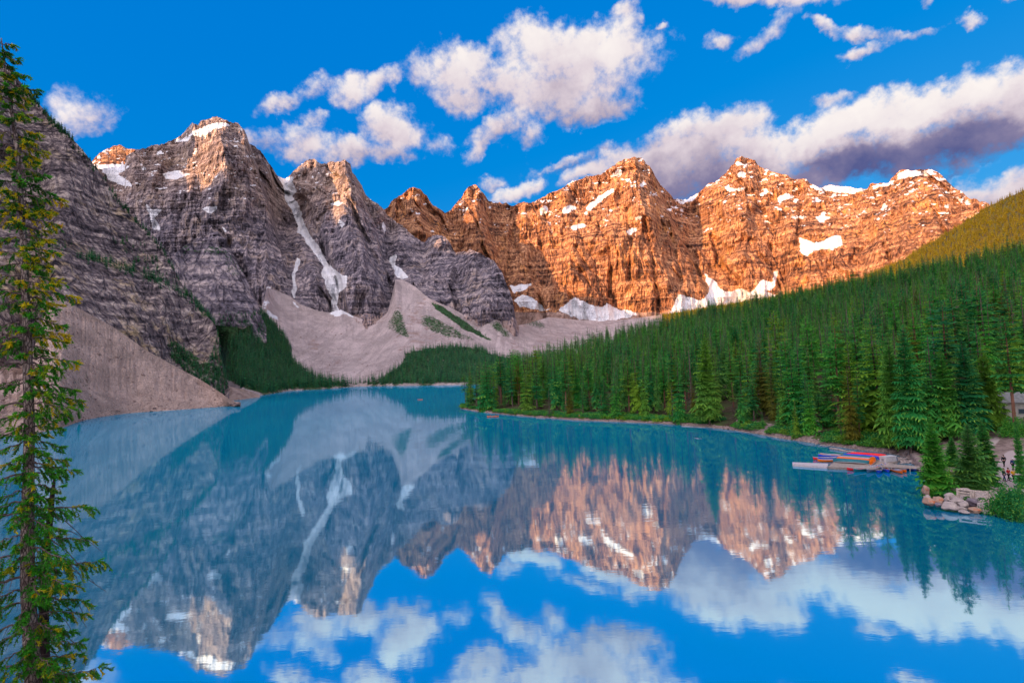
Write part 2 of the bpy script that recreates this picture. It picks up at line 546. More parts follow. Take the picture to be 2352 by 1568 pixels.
    sf = t.mr(sn, .47, .53)
    scol = t.mix(t.mr(t.noise(P, .1 / unit, 4, .6), .35, .65), (.70, .72, .76), (.86, .87, .88))
    scol = t.mix(t.mr(streak, .56, .66, 0, .35), scol, (.45, .42, .42))
    col = t.mix(sf, col, scol)
    t.put(b.inputs['Base Color'], col)
    h = t.m('ADD', t.m('MULTIPLY', beds, .35), t.m('MULTIPLY', streak, .75)); h = t.m('ADD', h, t.m('MULTIPLY', fine, .35)); h = t.m('ADD', h, t.m('MULTIPLY', joint, .5))
    bp = t.node('ShaderNodeBump'); bp.inputs['Distance'].default_value = unit * 1.6 * bump
    t.put(bp.inputs['Strength'], t.m('MULTIPLY_ADD', sf, -.75, .9))
    t.put(bp.inputs['Height'], h); t.put(b.inputs['Normal'], bp.outputs[0])
    return m


def ground_mat(name, c1, c2, c3, scale=.5, patch=.05):
    m, t, b = new_mat(name, .95, .1)
    P = t.node('ShaderNodeNewGeometry').outputs['Position']
    a = t.noise(P, patch, 5, .6); f = t.noise(P, scale, 7, .7)
    col = t.mix(t.mr(a, .4, .6), c1, c2)
    col = t.mix(t.mr(f, .5, .66), col, c3)
    t.put(b.inputs['Base Color'], col)
    bp = t.node('ShaderNodeBump'); bp.inputs['Distance'].default_value = .12
    t.put(bp.inputs['Height'], f); t.put(b.inputs['Normal'], bp.outputs[0])
    return m


def water_mat():
    m = bpy.data.materials.new('glacial_water'); m.use_nodes = True
    t = NT(m.node_tree); t.n.clear()
    out = t.node('ShaderNodeOutputMaterial')
    P = t.node('ShaderNodeNewGeometry').outputs['Position']
    silt = t.mix(t.mr(t.noise(t.vm('MULTIPLY', P, (1, .4, 1)), .008, 5, .55), .35, .65), (.000, .29, .55), (.000, .36, .62))
    df = t.node('ShaderNodeBsdfDiffuse'); t.put(df.inputs[0], silt)
    gl = t.node('ShaderNodeBsdfGlossy'); gl.inputs['Roughness'].default_value = .03
    t.put(gl.inputs['Color'], (.66, .90, 1.0))
    n1 = t.noise(t.vm('MULTIPLY', P, (.5, 1.1, 1)), .55, 4, .55)
    n2 = t.noise(t.vm('MULTIPLY', P, (.5, 1.1, 1)), .07, 3, .5)
    patch = t.mr(t.noise(t.vm('MULTIPLY', P, (.6, 1.6, 1)), .006, 4, .5), .48, .62)
    bp = t.node('ShaderNodeBump'); bp.inputs['Distance'].default_value = .016
    t.put(bp.inputs['Strength'], t.m('MULTIPLY_ADD', patch, .55, .25))
    t.put(bp.inputs['Height'], t.m('ADD', n1, t.m('MULTIPLY', n2, 4.0)))
    t.put(gl.inputs['Normal'], bp.outputs[0])
    lw = t.node('ShaderNodeLayerWeight'); lw.inputs['Blend'].default_value = .35
    fac = t.mr(lw.outputs['Facing'], .35, .97, .76, .60, 'LINEAR')
    mx = t.node('ShaderNodeMixShader')
    t.put(mx.inputs[0], fac); t.put(mx.inputs[1], df.outputs[0]); t.put(mx.inputs[2], gl.outputs[0])
    t.put(out.inputs[0], mx.outputs[0])
    return m


MAT = {}
MAT['range'] = rock_mat('grey_layered_rock', 9.0, (.035, .033, .045), (.22, .195, .235), (.62, .53, .52), (.52, .37, .22), (.50, .37, .33), dip=.05, ochre_amt=.45, sunlit_top=True)
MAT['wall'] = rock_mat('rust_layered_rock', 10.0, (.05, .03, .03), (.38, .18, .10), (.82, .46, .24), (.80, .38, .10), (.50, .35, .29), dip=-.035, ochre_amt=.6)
MAT['near'] = rock_mat('dark_slab_rock', 3.2, (.03, .027, .034), (.20, .165, .175), (.62, .52, .46), (.62, .46, .22), (.42, .31, .26), dip=.3, ochre_amt=.6)
MAT['scree'] = rock_mat('pale_scree', 4.5, (.28, .20, .19), (.42, .31, .28), (.55, .42, .37), (.45, .33, .24), (.56, .47, .455), dip=0, bump=.6)
MAT['nearscree'] = rock_mat('tan_scree', 1.2, (.22, .16, .14), (.40, .29, .24), (.52, .40, .32), (.45, .33, .22), (.52, .40, .345), dip=0, bump=.6)
MAT['hillfloor'] = None
MAT['forestfloor'] = ground_mat('forest_floor', (.05, .045, .025), (.07, .09, .03), (.12, .085, .06))
MAT['water'] = water_mat()


def attr_px(sh, polys, soft=5):
    u, v = sh.pix()
    wu = u + (fbm(u / 14, v / 14, seed=11, octv=3) - .5) * 9
    wv = v + (fbm(u / 14, v / 14, seed=12, octv=3) - .5) * 9
    r = np.zeros(u.shape)
    for p in polys:
        r = np.maximum(r, in_poly(wu, wv, p) * 1.0)
    for _ in range(soft):
        e = np.pad(r, 1, mode='edge')
        r = (e[1:-1, :-2] + e[1:-1, 2:] + e[:-2, 1:-1] + e[2:, 1:-1] + 2 * r) / 6
    return r


def relief(sh, R, amp, seed=0, terr=1.0, dip=0.05, vert=3.5):
    """buttresses, gullies and stepped beds"""
    P = sh.pos()
    X = sh.A * R + P[..., 2] * 0
    Z = P[..., 2] - dip * X
    wx = (fbm(X / 260, Z / 260, seed=seed + 1, octv=3) - .5) * 160
    big = fbm((X + wx) / 430, Z / 1300, seed=seed + 2, octv=4, ridged=True)
    gul = fbm((X + wx) / 120, Z / (120 * vert), seed=seed + 3, octv=5, gain=.55, ridged=True)
    fl = fbm((X + wx * .5) / 30, Z / (30 * vert * 1.5), seed=seed + 4, octv=4, gain=.6, ridged=True)
    dd = -(big - .5) * 1.8 * amp - (np.abs(gul) ** 1.6 - .4) * 2.2 * amp - (fl ** 1.5 - .4) * .5 * amp
    sh1 = X + wx * .6 + Z * .25; sh2 = Z - X * .12
    dd = dd + (worley(sh1 / 330, sh2 / 620, seed) - .45) * 3.4 * amp + (worley((X + wx * .5 - Z * .2) / 110, Z / 230, seed + 1) - .45) * 1.35 * amp + (worley((X + wx * .3) / 36, Z / 80, seed + 2) - .45) * .3 * amp
    rav = fbm((X + Z * .35 + wx) / 210, (Z - X * .2) / 900, seed=seed + 12, octv=3, ridged=True)
    dd = dd + sstep(rav, .80, .93) * 1.5 * amp      # ravines
    # stepped beds
    Zb = Z + (fbm(X / 300, Z / 100, seed=seed + 5, octv=3) - .5) * 26
    for per, k in ((95., .15), (37., .11), (15., .09)):
        ph = Zb / per + vn(Zb / (per * 3), Zb * 0, seed=seed + 7) * 1.3
        fr = ph - np.floor(ph)
        dd = dd + terr * k * amp * (np.clip((fr - .72) / .28, 0, 1) - fr)
    dd = dd + (fbm(X / 9, Z / 7, seed=seed + 8, octv=3, gain=.7) - .5) * .18 * amp
    return dd


# ================================================================== THE LAND
# far range wall on the right, with the two pointed peaks left of it
W_TOP = [(840, 520), (865, 497), (882, 482), (891, 475), (899, 464), (917, 451), (938, 434), (949, 428), (964, 434), (981, 451), (994, 471), (1008, 480), (1022, 490),
         (1037, 479), (1054, 462), (1063, 447), (1076, 430), (1086, 425), (1093, 424), (1110, 441), (1123, 462), (1144, 466), (1164, 468), (1173, 471),
         (1205, 466), (1226, 464), (1237, 457), (1261, 445), (1286, 436), (1314, 417), (1349, 406), (1381, 399), (1402, 385), (1419, 373), (1437, 364),
         (1456, 359), (1472, 361), (1481, 371), (1497, 387), (1507, 408), (1521, 429), (1539, 443), (1548, 456), (1564, 459), (1578, 461), (1595, 449),
         (1621, 426), (1628, 421), (1641, 419), (1657, 405), (1673, 392), (1686, 379), (1691, 366), (1704, 360), (1715, 364), (1734, 369), (1741, 380),
         (1754, 387), (1776, 393), (1793, 403), (1812, 403), (1831, 410), (1851, 411), (1860, 422), (1883, 429), (1902, 427), (1948, 429), (1960, 435),
         (1993, 435), (1999, 426), (2041, 418), (2048, 408), (2070, 393), (2109, 391), (2141, 392), (2157, 400), (2173, 416), (2193, 429), (2225, 451),
         (2244, 456), (2269, 468), (2330, 520), (2420, 600)]
WD = ([840, 950, 1022, 1090, 1200, 1300, 1456, 1580, 1704, 1900, 2110, 2269, 2420],
      [3700, 3700, 3900, 4050, 4100, 4100, 4100, 4550, 4600, 4300, 4100, 3700, 3500])
W_BASE = [(840, 760, 3200), (1150, 760, 3300), (1300, 760, 3300), (1450, 760, 3250), (1560, 760, 3300), (1700, 760, 3400), (1900, 740, 3200), (2150, 700, 2900), (2420, 680, 2700)]
wall = Sheet([(u, v, np.interp(u, *WD)) for u, v in W_TOP], W_BASE, 1080, 230, prof=1.15, jag=.014, jscale=75, back=(700, 500))
u, v = wall.pix()
dd = relief(wall, 3800, 60, seed=20, terr=1.2, dip=-.03)


def ridge(u, v, pts, width, amp, power=1.0):
    dist, side, par = line_dist(u, v, pts)
    return -amp * np.exp(-(dist / width) ** 2)


def stepf(u, v, pts, amp, fall=140.0, ext=60.0):
    """land right of the line stands back by amp, easing out over fall px; acts only along the line"""
    dist, side, par = line_dist(u, v, pts)
    sd = dist * side
    return amp * sstep(sd, -3, 4) * np.exp(-np.maximum(sd, 0) / fall)


dd += ridge(u, v, [(1460, 360), (1480, 450), (1500, 560), (1540, 700)], 70, 170)
dd += -stepf(u, v, [(1500, 385), (1512, 430), (1535, 490), (1560, 540), (1590, 600), (1615, 660), (1640, 740)][::-1], -190, 110)
dd += ridge(u, v, [(1704, 362), (1712, 450), (1720, 560)], 55, 120)
dd += ridge(u, v, [(1660, 440), (1665, 520), (1700, 620), (1760, 700)], 30, 60)
dd += ridge(u, v, [(2110, 392), (2090, 480), (2080, 560)], 60, 110)
dd += ridge(u, v, [(1092, 424), (1092, 520), (1120, 600)], 28, 130)
dd += -stepf(u, v, [(1108, 440), (1115, 500), (1130, 560), (1150, 620)][::-1], -130, 50)
dd += ridge(u, v, [(950, 428), (955, 520)], 28, 110)
dd += ridge(u, v, [(1290, 440), (1310, 520), (1330, 640)], 35, 60)
dd += ridge(u, v, [(1400, 390), (1390, 480), (1420, 600)], 30, 50)
for g in ([(1322, 567), (1340, 600), (1372, 640), (1375, 670)], [(1375, 520), (1400, 560), (1404, 620), (1400, 680)], [(1440, 480), (1450, 560), (1445, 640)],
          [(1480, 500), (1500, 600), (1512, 700)], [(1540, 540), (1560, 620), (1578, 690)], [(1765, 560), (1800, 640), (1815, 700)], [(1840, 480), (1830, 560)],
          [(1170, 470), (1180, 560), (1230, 640)], [(1230, 500), (1250, 600)], [(2030, 560), (2060, 640)]):
    dd += -ridge(u, v, g, 4.5, 55)
wall.push(dd)
n = wall.normals()
u, v = wall.pix()
snow = np.zeros(u.shape)
hh = sstep(v, 620, 420)
zz = wall.z
patchn = fbm(u / 16, v / 7, seed=31, octv=4, gain=.6)
snow = sstep(-n[..., 2] if n[..., 2].mean() < 0 else n[..., 2], .35, .75) * .35 * hh + sstep(patchn, .60, .70) * (.55 * hh + .1)
snow = np.minimum(snow, 1)
SN = [[(1238, 478), (1250, 470), (1262, 476), (1254, 492), (1240, 496)], [(1345, 478), (1370, 455), (1408, 431), (1412, 440), (1380, 462), (1352, 486)],
      [(1548, 456), (1566, 459), (1590, 448), (1612, 437), (1590, 462), (1566, 470)], [(1465, 425), (1480, 415), (1490, 424), (1475, 430)],
      [(1290, 480), (1310, 470), (1330, 475), (1312, 486), (1295, 494)], [(1310, 520), (1345, 512), (1350, 520), (1312, 530)],
      [(1455, 500), (1470, 494), (1478, 500), (1462, 506)], [(1438, 532), (1460, 522), (1468, 528), (1445, 540)],
      [(1395, 385), (1410, 392), (1400, 380)], [(1240, 430), (1400, 380), (1380, 396), (1290, 428)],
      [(2079, 0), (2080, 0), (2080, 1)],
      [(2060, 402), (2085, 392), (2140, 391), (2160, 402), (2120, 402), (2085, 408), (2062, 412)], [(1862, 424), (1950, 428), (1990, 436), (1960, 446), (1900, 440), (1870, 434)],
      [(2000, 428), (2045, 417), (2060, 420), (2010, 432)], [(1782, 452), (1822, 446), (1826, 452), (1800, 462), (1790, 470)],
      [(1832, 544), (1860, 556), (1890, 555), (1900, 545), (1930, 540), (1938, 562), (1910, 575), (1870, 575), (1850, 590), (1838, 578)],
      [(1745, 500), (1790, 518), (1760, 512)], [(1872, 500), (1890, 490), (1905, 500), (1885, 512)],
      [(1736, 660), (1750, 640), (1772, 650), (1780, 625), (1790, 618), (1785, 640), (1772, 668), (1745, 662)],
      [(1612, 615), (1630, 640), (1648, 650), (1665, 672), (1700, 662), (1720, 672), (1740, 660), (1790, 680), (1700, 700), (1640, 700), (1600, 720), (1615, 690), (1630, 665)],
      [(1548, 700), (1556, 672), (1575, 680), (1600, 690), (1640, 684), (1660, 700), (1590, 715), (1540, 720)],
      [(1170, 656), (1200, 652), (1226, 654), (1200, 668), (1180, 674)], [(1178, 690), (1200, 676), (1226, 686), (1250, 708), (1290, 716), (1240, 712), (1195, 704)],
      [(1280, 714), (1300, 700), (1321, 680), (1345, 694), (1384, 706), (1391, 694), (1420, 710), (1448, 712), (1470, 722), (1420, 735), (1380, 740), (1330, 732)],
      [(1410, 395), (1425, 385), (1430, 400), (1420, 410)], [(1690, 400), (1700, 392), (1715, 402), (1705, 408)], [(1660, 425), (1690, 432), (1720, 428), (1700, 440), (1672, 440)]]
snow = np.maximum(snow, attr_px(wall, SN, 9) * .95)
tal = sstep(v, 705, 730) * (u < 1600)
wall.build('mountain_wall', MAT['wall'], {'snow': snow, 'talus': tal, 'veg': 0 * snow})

# snowy peak and glacier behind the left massif
sp = Sheet([(200, 400, 4300), (212, 371, 4400), (230, 352, 4450), (250, 342, 4500), (262, 336, 4500), (275, 333, 4500), (290, 338, 4450), (318, 345, 4400), (340, 370, 4400), (360, 400, 4300)],
           [(200, 440, 3900), (360, 440, 3900)], 150, 70, jag=.014, back=(400, 300))
sp.push(relief(sp, 4400, 22, seed=50))
u, v = sp.pix()
sn = np.maximum(sstep(v, 372, 384) * 1.0, .42 * sstep(fbm(u / 10, v / 10, seed=3), .45, .6))
sp.build('snowy_peak', MAT['wall'], {'snow': sn, 'talus': 0 * sn, 'veg': 0 * sn})

# left massif, the second tower, and the spur that runs down right of it
M_TOP = [(150, 470), (200, 405), (225, 385), (258, 382), (286, 384), (290, 360), (308, 347), (327, 339), (367, 333), (398, 323), (423, 304), (442, 283), (455, 289), (461, 278), (496, 268),
         (509, 274), (534, 283), (547, 281), (562, 300), (573, 330), (587, 341), (598, 348), (620, 378), (639, 406), (656, 409), (664, 402), (672, 394), (680, 387), (702, 372),
         (723, 362), (736, 374), (753, 374), (775, 370), (792, 367), (805, 378), (809, 398), (831, 425), (839, 447), (861, 466), (882, 480), (900, 502), (921, 518),
         (940, 532), (955, 546), (975, 556), (985, 545), (1002, 538), (1022, 545), (1036, 562), (1045, 578), (1062, 580), (1080, 573), (1110, 584), (1134, 598),
         (1152, 623), (1163, 651), (1177, 686), (1184, 728), (1200, 770)]
MDt = ([150, 290, 496, 547, 600, 645, 665, 723, 792, 882, 975, 1010, 1060, 1110, 1150, 1200],
       [3300, 3300, 3250, 3150, 3050, 3450, 3500, 3250, 3150, 3200, 3000, 2950, 2800, 2600, 2450, 2350])
T_TOP = TT = [(420, 735, 1400), (470, 740, 1400), (500, 748, 1400), (560, 752, 1420), (594, 740, 1440), (600, 712, 1560), (606, 690, 1900), (613, 660, 2200), (637, 668, 2250), (667, 681, 2220), (689, 698, 2200), (731, 714, 2150), (757, 718, 2200), (783, 711, 2180), (809, 724, 2150),
         (856, 742, 2100), (878, 731, 2100), (890, 719, 2150), (896, 697, 2250), (903, 668, 2350), (908, 642, 2400), (925, 642, 2380), (955, 659, 2280), (985, 685, 2180), (1015, 698, 2130), (1041, 709, 2120), (1067, 724, 2100),
         (1105, 737, 2080), (1118, 711, 2150), (1164, 732, 2130), (1185, 748, 2300), (1215, 742, 2700), (1260, 728, 3050), (1330, 735, 3150), (1420, 735, 3150), (1480, 728, 3150), (1540, 720, 3100), (1620, 715, 3000), (1800, 690, 2900), (2000, 660, 2800)]
M_BASE = [(150, 640, 2500), (380, 760, 2350), (560, 770, 2300), (600, 765, 2250)] + [(u, v + 22, d + 12) for u, v, d in TT if 606 < u < 1184] + [(1190, 775, 2160), (1200, 790, 2160)]
mas = Sheet([(u, v, np.interp(u, *MDt)) for u, v in M_TOP], M_BASE, 880, 300, prof=1.1, jag=.014, jscale=80, back=(500, 500))
u, v = mas.pix()
dd = relief(mas, 3000, 62, seed=40, terr=1.15, dip=.05)
dd += ridge(u, v, [(500, 270), (520, 380), (500, 480)], 60, 120)
dd += -stepf(u, v, [(556, 288), (575, 340), (600, 420), (625, 500), (640, 560)][::-1], -230, 60)
dd += -ridge(u, v, [(655, 405), (668, 450), (690, 520), (720, 570), (750, 620), (772, 660), (775, 720)], 16, 150)
dd += ridge(u, v, [(738, 372), (742, 440), (748, 500), (760, 560)], 12, 60)
dd += ridge(u, v, [(796, 368), (800, 450), (830, 540), (840, 640)], 42, 160)
dd += -stepf(u, v, [(806, 378), (820, 430), (860, 520), (880, 600)][::-1], -150, 60)
dd += -ridge(u, v, [(905, 505), (895, 560), (905, 640)], 16, 80)
dd += ridge(u, v, [(1100, 584), (1120, 640), (1140, 700)], 35, 80)
dd += -ridge(u, v, [(1050, 590), (1060, 660)], 14, 60)
dd += ridge(u, v, [(330, 345), (340, 420)], 30, 50)
mas.push(dd)
u, v = mas.pix()
n = mas.normals(); nz = np.abs(n[..., 2])
snow = sstep(nz, .5, .85) * .3 * sstep(v, 560, 400) + sstep(fbm(u / 15, v / 6, seed=33, octv=4, gain=.6), .63, .70) * .5 * sstep(v, 520, 420)
MS = [[(200, 372), (300, 380), (288, 392), (270, 398), (300, 420), (308, 430), (280, 425), (250, 412), (235, 392)],
      [(372, 399), (400, 392), (425, 393), (440, 400), (418, 408), (400, 414), (380, 412)], [(330, 462), (345, 478), (375, 482), (355, 500), (370, 530), (352, 525), (345, 498)],
      [(425, 313), (450, 300), (470, 290), (500, 282), (534, 285), (520, 292), (490, 298), (470, 316), (440, 312)], [(398, 323), (440, 312), (430, 322), (400, 328)],
      [(455, 478), (500, 474), (498, 484), (485, 492), (470, 482)], [(508, 515), (520, 530), (516, 538)],
      [(636, 406), (675, 407), (672, 418), (682, 440), (672, 452), (684, 464), (694, 500), (712, 540), (735, 570), (752, 600), (764, 612), (780, 628), (798, 635), (796, 660), (778, 672), (774, 700), (780, 716), (808, 728), (760, 718), (758, 700), (762, 685),
       (748, 656), (738, 628), (744, 612), (725, 585), (700, 548), (684, 520), (668, 480), (654, 452), (652, 430)],
      [(683, 515), (697, 530), (699, 545), (684, 536)], [(682, 590), (690, 600), (676, 640), (682, 660), (676, 690), (669, 672), (672, 630)],
      [(612, 655), (625, 660), (622, 672), (612, 668)], [(895, 590), (912, 585), (908, 610), (922, 620), (940, 640), (915, 638), (900, 615)],
      [(880, 505), (888, 530), (884, 540), (878, 520)], [(905, 506), (960, 500), (960, 505), (910, 512)], [(757, 470), (775, 462), (790, 464), (775, 472)], [(745, 400), (757, 395), (752, 403)],
      [(778, 500), (795, 515), (785, 522), (775, 512)]]
snow = np.maximum(snow, attr_px(mas, MS, 5))
veg = (attr_px(mas, [[(380, 548), (430, 540), (520, 560), (560, 600), (520, 590), (440, 565)], [(300, 470), (440, 455), (470, 490), (430, 510), (360, 500)]]) * .22)
veg = np.maximum(veg, .35 * sstep(nz, .6, .9) * sstep(v, 520, 620))
tal = .28 * sstep(nz, .55, .85) + .5 * sstep(v, 690, 750)
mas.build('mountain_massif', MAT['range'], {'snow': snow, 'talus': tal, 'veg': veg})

# rounded cliff in front of the massif
bl = Sheet([(360, 640, 1500), (385, 606, 1600), (405, 580, 1650), (425, 563, 1700), (450, 552, 1720), (480, 556, 1720), (510, 570, 1720), (535, 592, 1700), (556, 622, 1680), (572, 650, 1660), (588, 690, 1640), (600, 722, 1620), (612, 752, 1560)],
           [(360, 800, 1480), (500, 790, 1480), (560, 785, 1490), (612, 780, 1500)], 240, 170, prof=1.25, jag=.006, back=(150, 60))
u, v = bl.pix()
bl.push(relief(bl, 1600, 20, seed=60, terr=1.6) * sstep(u, 615, 590))
n = np.abs(bl.normals()[..., 2])
u, v = bl.pix()
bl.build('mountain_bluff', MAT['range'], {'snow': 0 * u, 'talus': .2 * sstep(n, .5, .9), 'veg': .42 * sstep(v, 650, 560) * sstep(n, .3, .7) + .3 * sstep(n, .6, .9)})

# valley floor: scree fans from the cliffs down to the far shore
T_BASE = [(420, 893, 0), (470, 893, 0), (502, 900, 0), (547, 917, 0), (598, 908, 0), (635, 903, 0), (664, 897, 0), (741, 894, 0), (830, 887, 0), (950, 886, 0), (1065, 884, 0), (1200, 878, 0), (1500, 866, 0), (2000, 846, 0)]
val = Sheet(T_TOP, T_BASE, 900, 190, ground=True, gz=(.55, 2.0), back=(60, 10), basez=0.0, rowpow=.75)
u, v = val.pix()
P = val.pos()
fade = sstep(val.q, .0, .15) * sstep(1 - val.q, 0, .03)
val.z = val.z + ((fbm(P[..., 0] / 120, P[..., 1] / 300, seed=71, octv=5) - .5) * 26 + (fbm(P[..., 0] / 14, P[..., 1] / 14, seed=72, octv=3) - .5) * 3.0) * fade
# the pale central debris cone
val.z = val.z - 7 * fbm(val.A * 90, val.q * 2.5, seed=74, octv=4, ridged=True) * fade * sstep(val.q, .25, .7)
dist, side, par = line_dist(u, v, [(772, 715), (790, 770), (830, 830)])
val.z = val.z + 16 * np.exp(-(dist / (18 + 45 * par)) ** 2) * fade
dist, side, par = line_dist(u, v, [(908, 645), (905, 720), (900, 800)])
val.z = val.z + 14 * np.exp(-(dist / (10 + 50 * par)) ** 2) * fade
u, v = val.pix()
FOREST_L = [(470, 735), (505, 742), (560, 755), (600, 715), (629, 745), (652, 770), (667, 795), (669, 826), (700, 856), (744, 872), (812, 882), (830, 884), (741, 891), (664, 894), (640, 900), (605, 905), (575, 895), (540, 885), (515, 868), (470, 850)]
FOREST_C = [(812, 883), (832, 878), (870, 868), (899, 852), (922, 836), (930, 818), (926, 812), (950, 806), (973, 802), (1002, 798), (1059, 796), (1103, 800), (1130, 815), (1180, 826), (1260, 812), (1300, 830), (1300, 880), (1065, 880), (950, 882), (850, 884)]
veg = attr_px(val, [[(906, 708), (918, 704), (930, 730), (940, 760), (955, 782), (938, 778), (915, 770), (888, 758), (890, 740)], [(965, 725), (985, 722), (1020, 738), (1070, 765), (1100, 785), (1040, 780), (990, 765), (965, 745)],
                    [(1118, 732), (1150, 736), (1172, 760), (1178, 780), (1150, 772), (1125, 752)]], 45) * .62 * (.75 + .5 * fbm(val.A * 160, val.q * 9, seed=75, octv=4))
veg = np.maximum(veg, attr_px(val, [[(985, 690), (1010, 700), (1060, 733), (1130, 780), (1122, 784), (1060, 752), (1000, 710)]], 14) * .9)
veg = np.maximum(veg, attr_px(val, [[(820, 770), (850, 790), (885, 820), (860, 820), (825, 790)]]) * .15)
veg = np.maximum(veg, attr_px(val, [FOREST_L, FOREST_C], 16) * .9)
veg = np.maximum(veg, attr_px(val, [[(1186, 715), (1215, 725), (1250, 745), (1252, 756), (1225, 752), (1200, 745)]]) * .5)
snow = attr_px(val, [[(591, 676), (604, 690), (620, 692), (618, 700), (604, 702), (618, 716), (637, 730), (640, 738), (620, 728), (600, 706)], [(757, 690), (784, 700), (812, 728), (790, 722), (775, 726), (757, 722)],
                     [(676, 690), (690, 706), (686, 708), (672, 692)], [(1118, 722), (1124, 716), (1126, 724)],
                     [(1178, 690), (1200, 676), (1226, 686), (1250, 708), (1290, 716), (1240, 712), (1195, 704)],
                     [(1280, 714), (1300, 700), (1321, 680), (1345, 694), (1384, 706), (1391, 694), (1420, 710), (1448, 712), (1470, 722), (1420, 732), (1380, 738), (1330, 730)]])
val.build('valley_floor', MAT['scree'], {'snow': snow, 'talus': 0 * snow + .9 - .35 * sstep(fbm(u / 60, v / 60, seed=8), .5, .6), 'veg': veg})

# near mountain on the left
A_TOP = [(-420, -380, 900), (-150, -80, 1000), (-20, 110, 1060), (0, 135, 1060), (35, 172, 1050), (64, 210, 1040), (94, 244, 1020), (131, 289, 1000), (157, 311, 980), (187, 341, 960), (210, 371, 950), (240, 409, 940), (262, 446, 930), (292, 480, 910), (319, 514, 900),
         (337, 527, 890), (352, 547, 880), (375, 576, 860), (405, 629, 840), (427, 666, 820), (461, 704, 800), (491, 737, 780), (502, 771, 760), (506, 809, 740), (514, 850, 720), (527, 890, 700)]
A_BASE = [(-420, 860, 540), (-100, 850, 560), (0, 866, 595), (50, 870, 615), (78, 826, 630), (98, 768, 640), (124, 712, 645), (150, 720, 650), (187, 742, 658), (262, 784, 665), (337, 837, 672), (412, 878, 678), (461, 900, 685), (500, 915, 690), (527, 925, 690)]
left = Sheet(A_TOP, A_BASE, 560, 420, prof=1.0, jag=.006, jscale=50, back=(500, 120))
u, v = left.pix()
dd = relief(left, 900, 19, seed=80, terr=1.4, dip=.55, vert=2.5)
# bench with trees above the lower cliff
BENCH = [(100, 560), (200, 590), (300, 625), (400, 660), (440, 690), (470, 720)]
dist, side, par = line_dist(u, v, BENCH)
dd += 34 * np.exp(-(dist / 22) ** 2) * 0 + 26 * sstep(dist * side, 12, -12)
dist2, side2, _ = line_dist(u, v, [(-100, 680), (110, 660), (200, 640), (420, 720), (480, 800)])
left.push(dd)
u, v = left.pix()
n = np.abs(left.normals()[..., 2])
veg = .22 * np.exp(-(dist / 8) ** 2) + .25 * sstep(n, .6, .9)
veg = np.maximum(veg, .6 * attr_px(left, [[(505, 880), (440, 850), (380, 790), (400, 780), (470, 830), (520, 840)]]))
veg = np.maximum(veg, .22 * sstep(fbm(u / 25, v / 60, seed=9), .5, .65) * sstep(u, 120, 260))
left.build('mountain_slope', MAT['near'], {'snow': 0 * u, 'talus': 0 * u + .12 * sstep(n, .55, .9), 'veg': veg})

# scree cone running into the lake on the left, and the rubble shore beside it
L_TOP = [(-420, 830, 500), (-100, 838, 520), (0, 842, 545), (50, 846, 565), (78, 800, 585), (98, 740, 597), (112, 694, 605), (124, 682, 610), (150, 690, 612), (187, 711, 622), (262, 752, 630), (337, 805, 636), (412, 846, 645), (461, 872, 650), (500, 897, 600), (530, 918, 560), (549, 927, 545)]
L_BASE = [(-420, 1100, 0), (-150, 1040, 0), (0, 1003, 0), (60, 998, 0), (110, 990, 0), (140, 985, 0), (190, 965, 0), (235, 957, 0), (300, 948, 0), (380, 943, 0), (450, 938, 0), (520, 933, 0), (549, 929, 0)]
cone = Sheet(L_TOP, L_BASE, 480, 200, ground=True, gz=(.25, 1.6), back=(60, 14), basez=0.0, rowpow=1.2, soft=.02)
P = cone.pos()
fade = sstep(cone.q, 0, .1) * sstep(1 - cone.q, 0, .02)
cone.z = cone.z + ((fbm(P[..., 0] / 30, P[..., 1] / 60, seed=91, octv=5) - .5) * 9 - 5 * fbm(cone.A * 110, cone.q * 2, seed=94, octv=4, ridged=True) * sstep(cone.q, .1, .5) + (fbm(P[..., 0] / 3, P[..., 1] / 3, seed=92, octv=3) - .5) * 1.2) * fade
u, v = cone.pix()
veg = .3 * attr_px(cone, [[(170, 850), (200, 840), (215, 930), (190, 960), (150, 950)], [(240, 950), (262, 930), (310, 940), (300, 952)]]) + .12 * sstep(fbm(u / 20, v / 20, seed=4), .5, .65)
tal = .95 - .55 * attr_px(cone, [[(-400, 930), (60, 905), (150, 940), (190, 970), (0, 1010), (-400, 1100)]])
cone.build('scree_cone', MAT['nearscree'], {'snow': 0 * u, 'talus': tal, 'veg': veg})
_sb = [(440, 925), (500, 921), (552, 918), (580, 914), (597, 912)]
_sd = [-EYE / float(azt(a, b)[1]) for a, b in _sb]
spit = Sheet([(a, b, float(np.interp(a, [q[0] for q in _sb], _sd)) + e) for a, b, e in ((440, 866, 60), (470, 872, 60), (502, 880, 60), (540, 890, 50), (565, 895, 40), (585, 902, 25), (597, 910, 12))],
             [(a, b, 0) for a, b in _sb], 120, 60, ground=True, gz=(.3, 1.6), back=(80, 14), basez=0.0)
P = spit.pos()
spit.z = spit.z + ((fbm(P[..., 0] / 8, P[..., 1] / 16, seed=93, octv=5) - .5) * 4.0) * sstep(spit.q, 0, .1) * sstep(1 - spit.q, 0, .05)
u, v = spit.pix()
spit.build('scree_spit', MAT['nearscree'], {'snow': 0 * u, 'talus': 0 * u + .5, 'veg': .25 * sstep(v, 890, 880)})

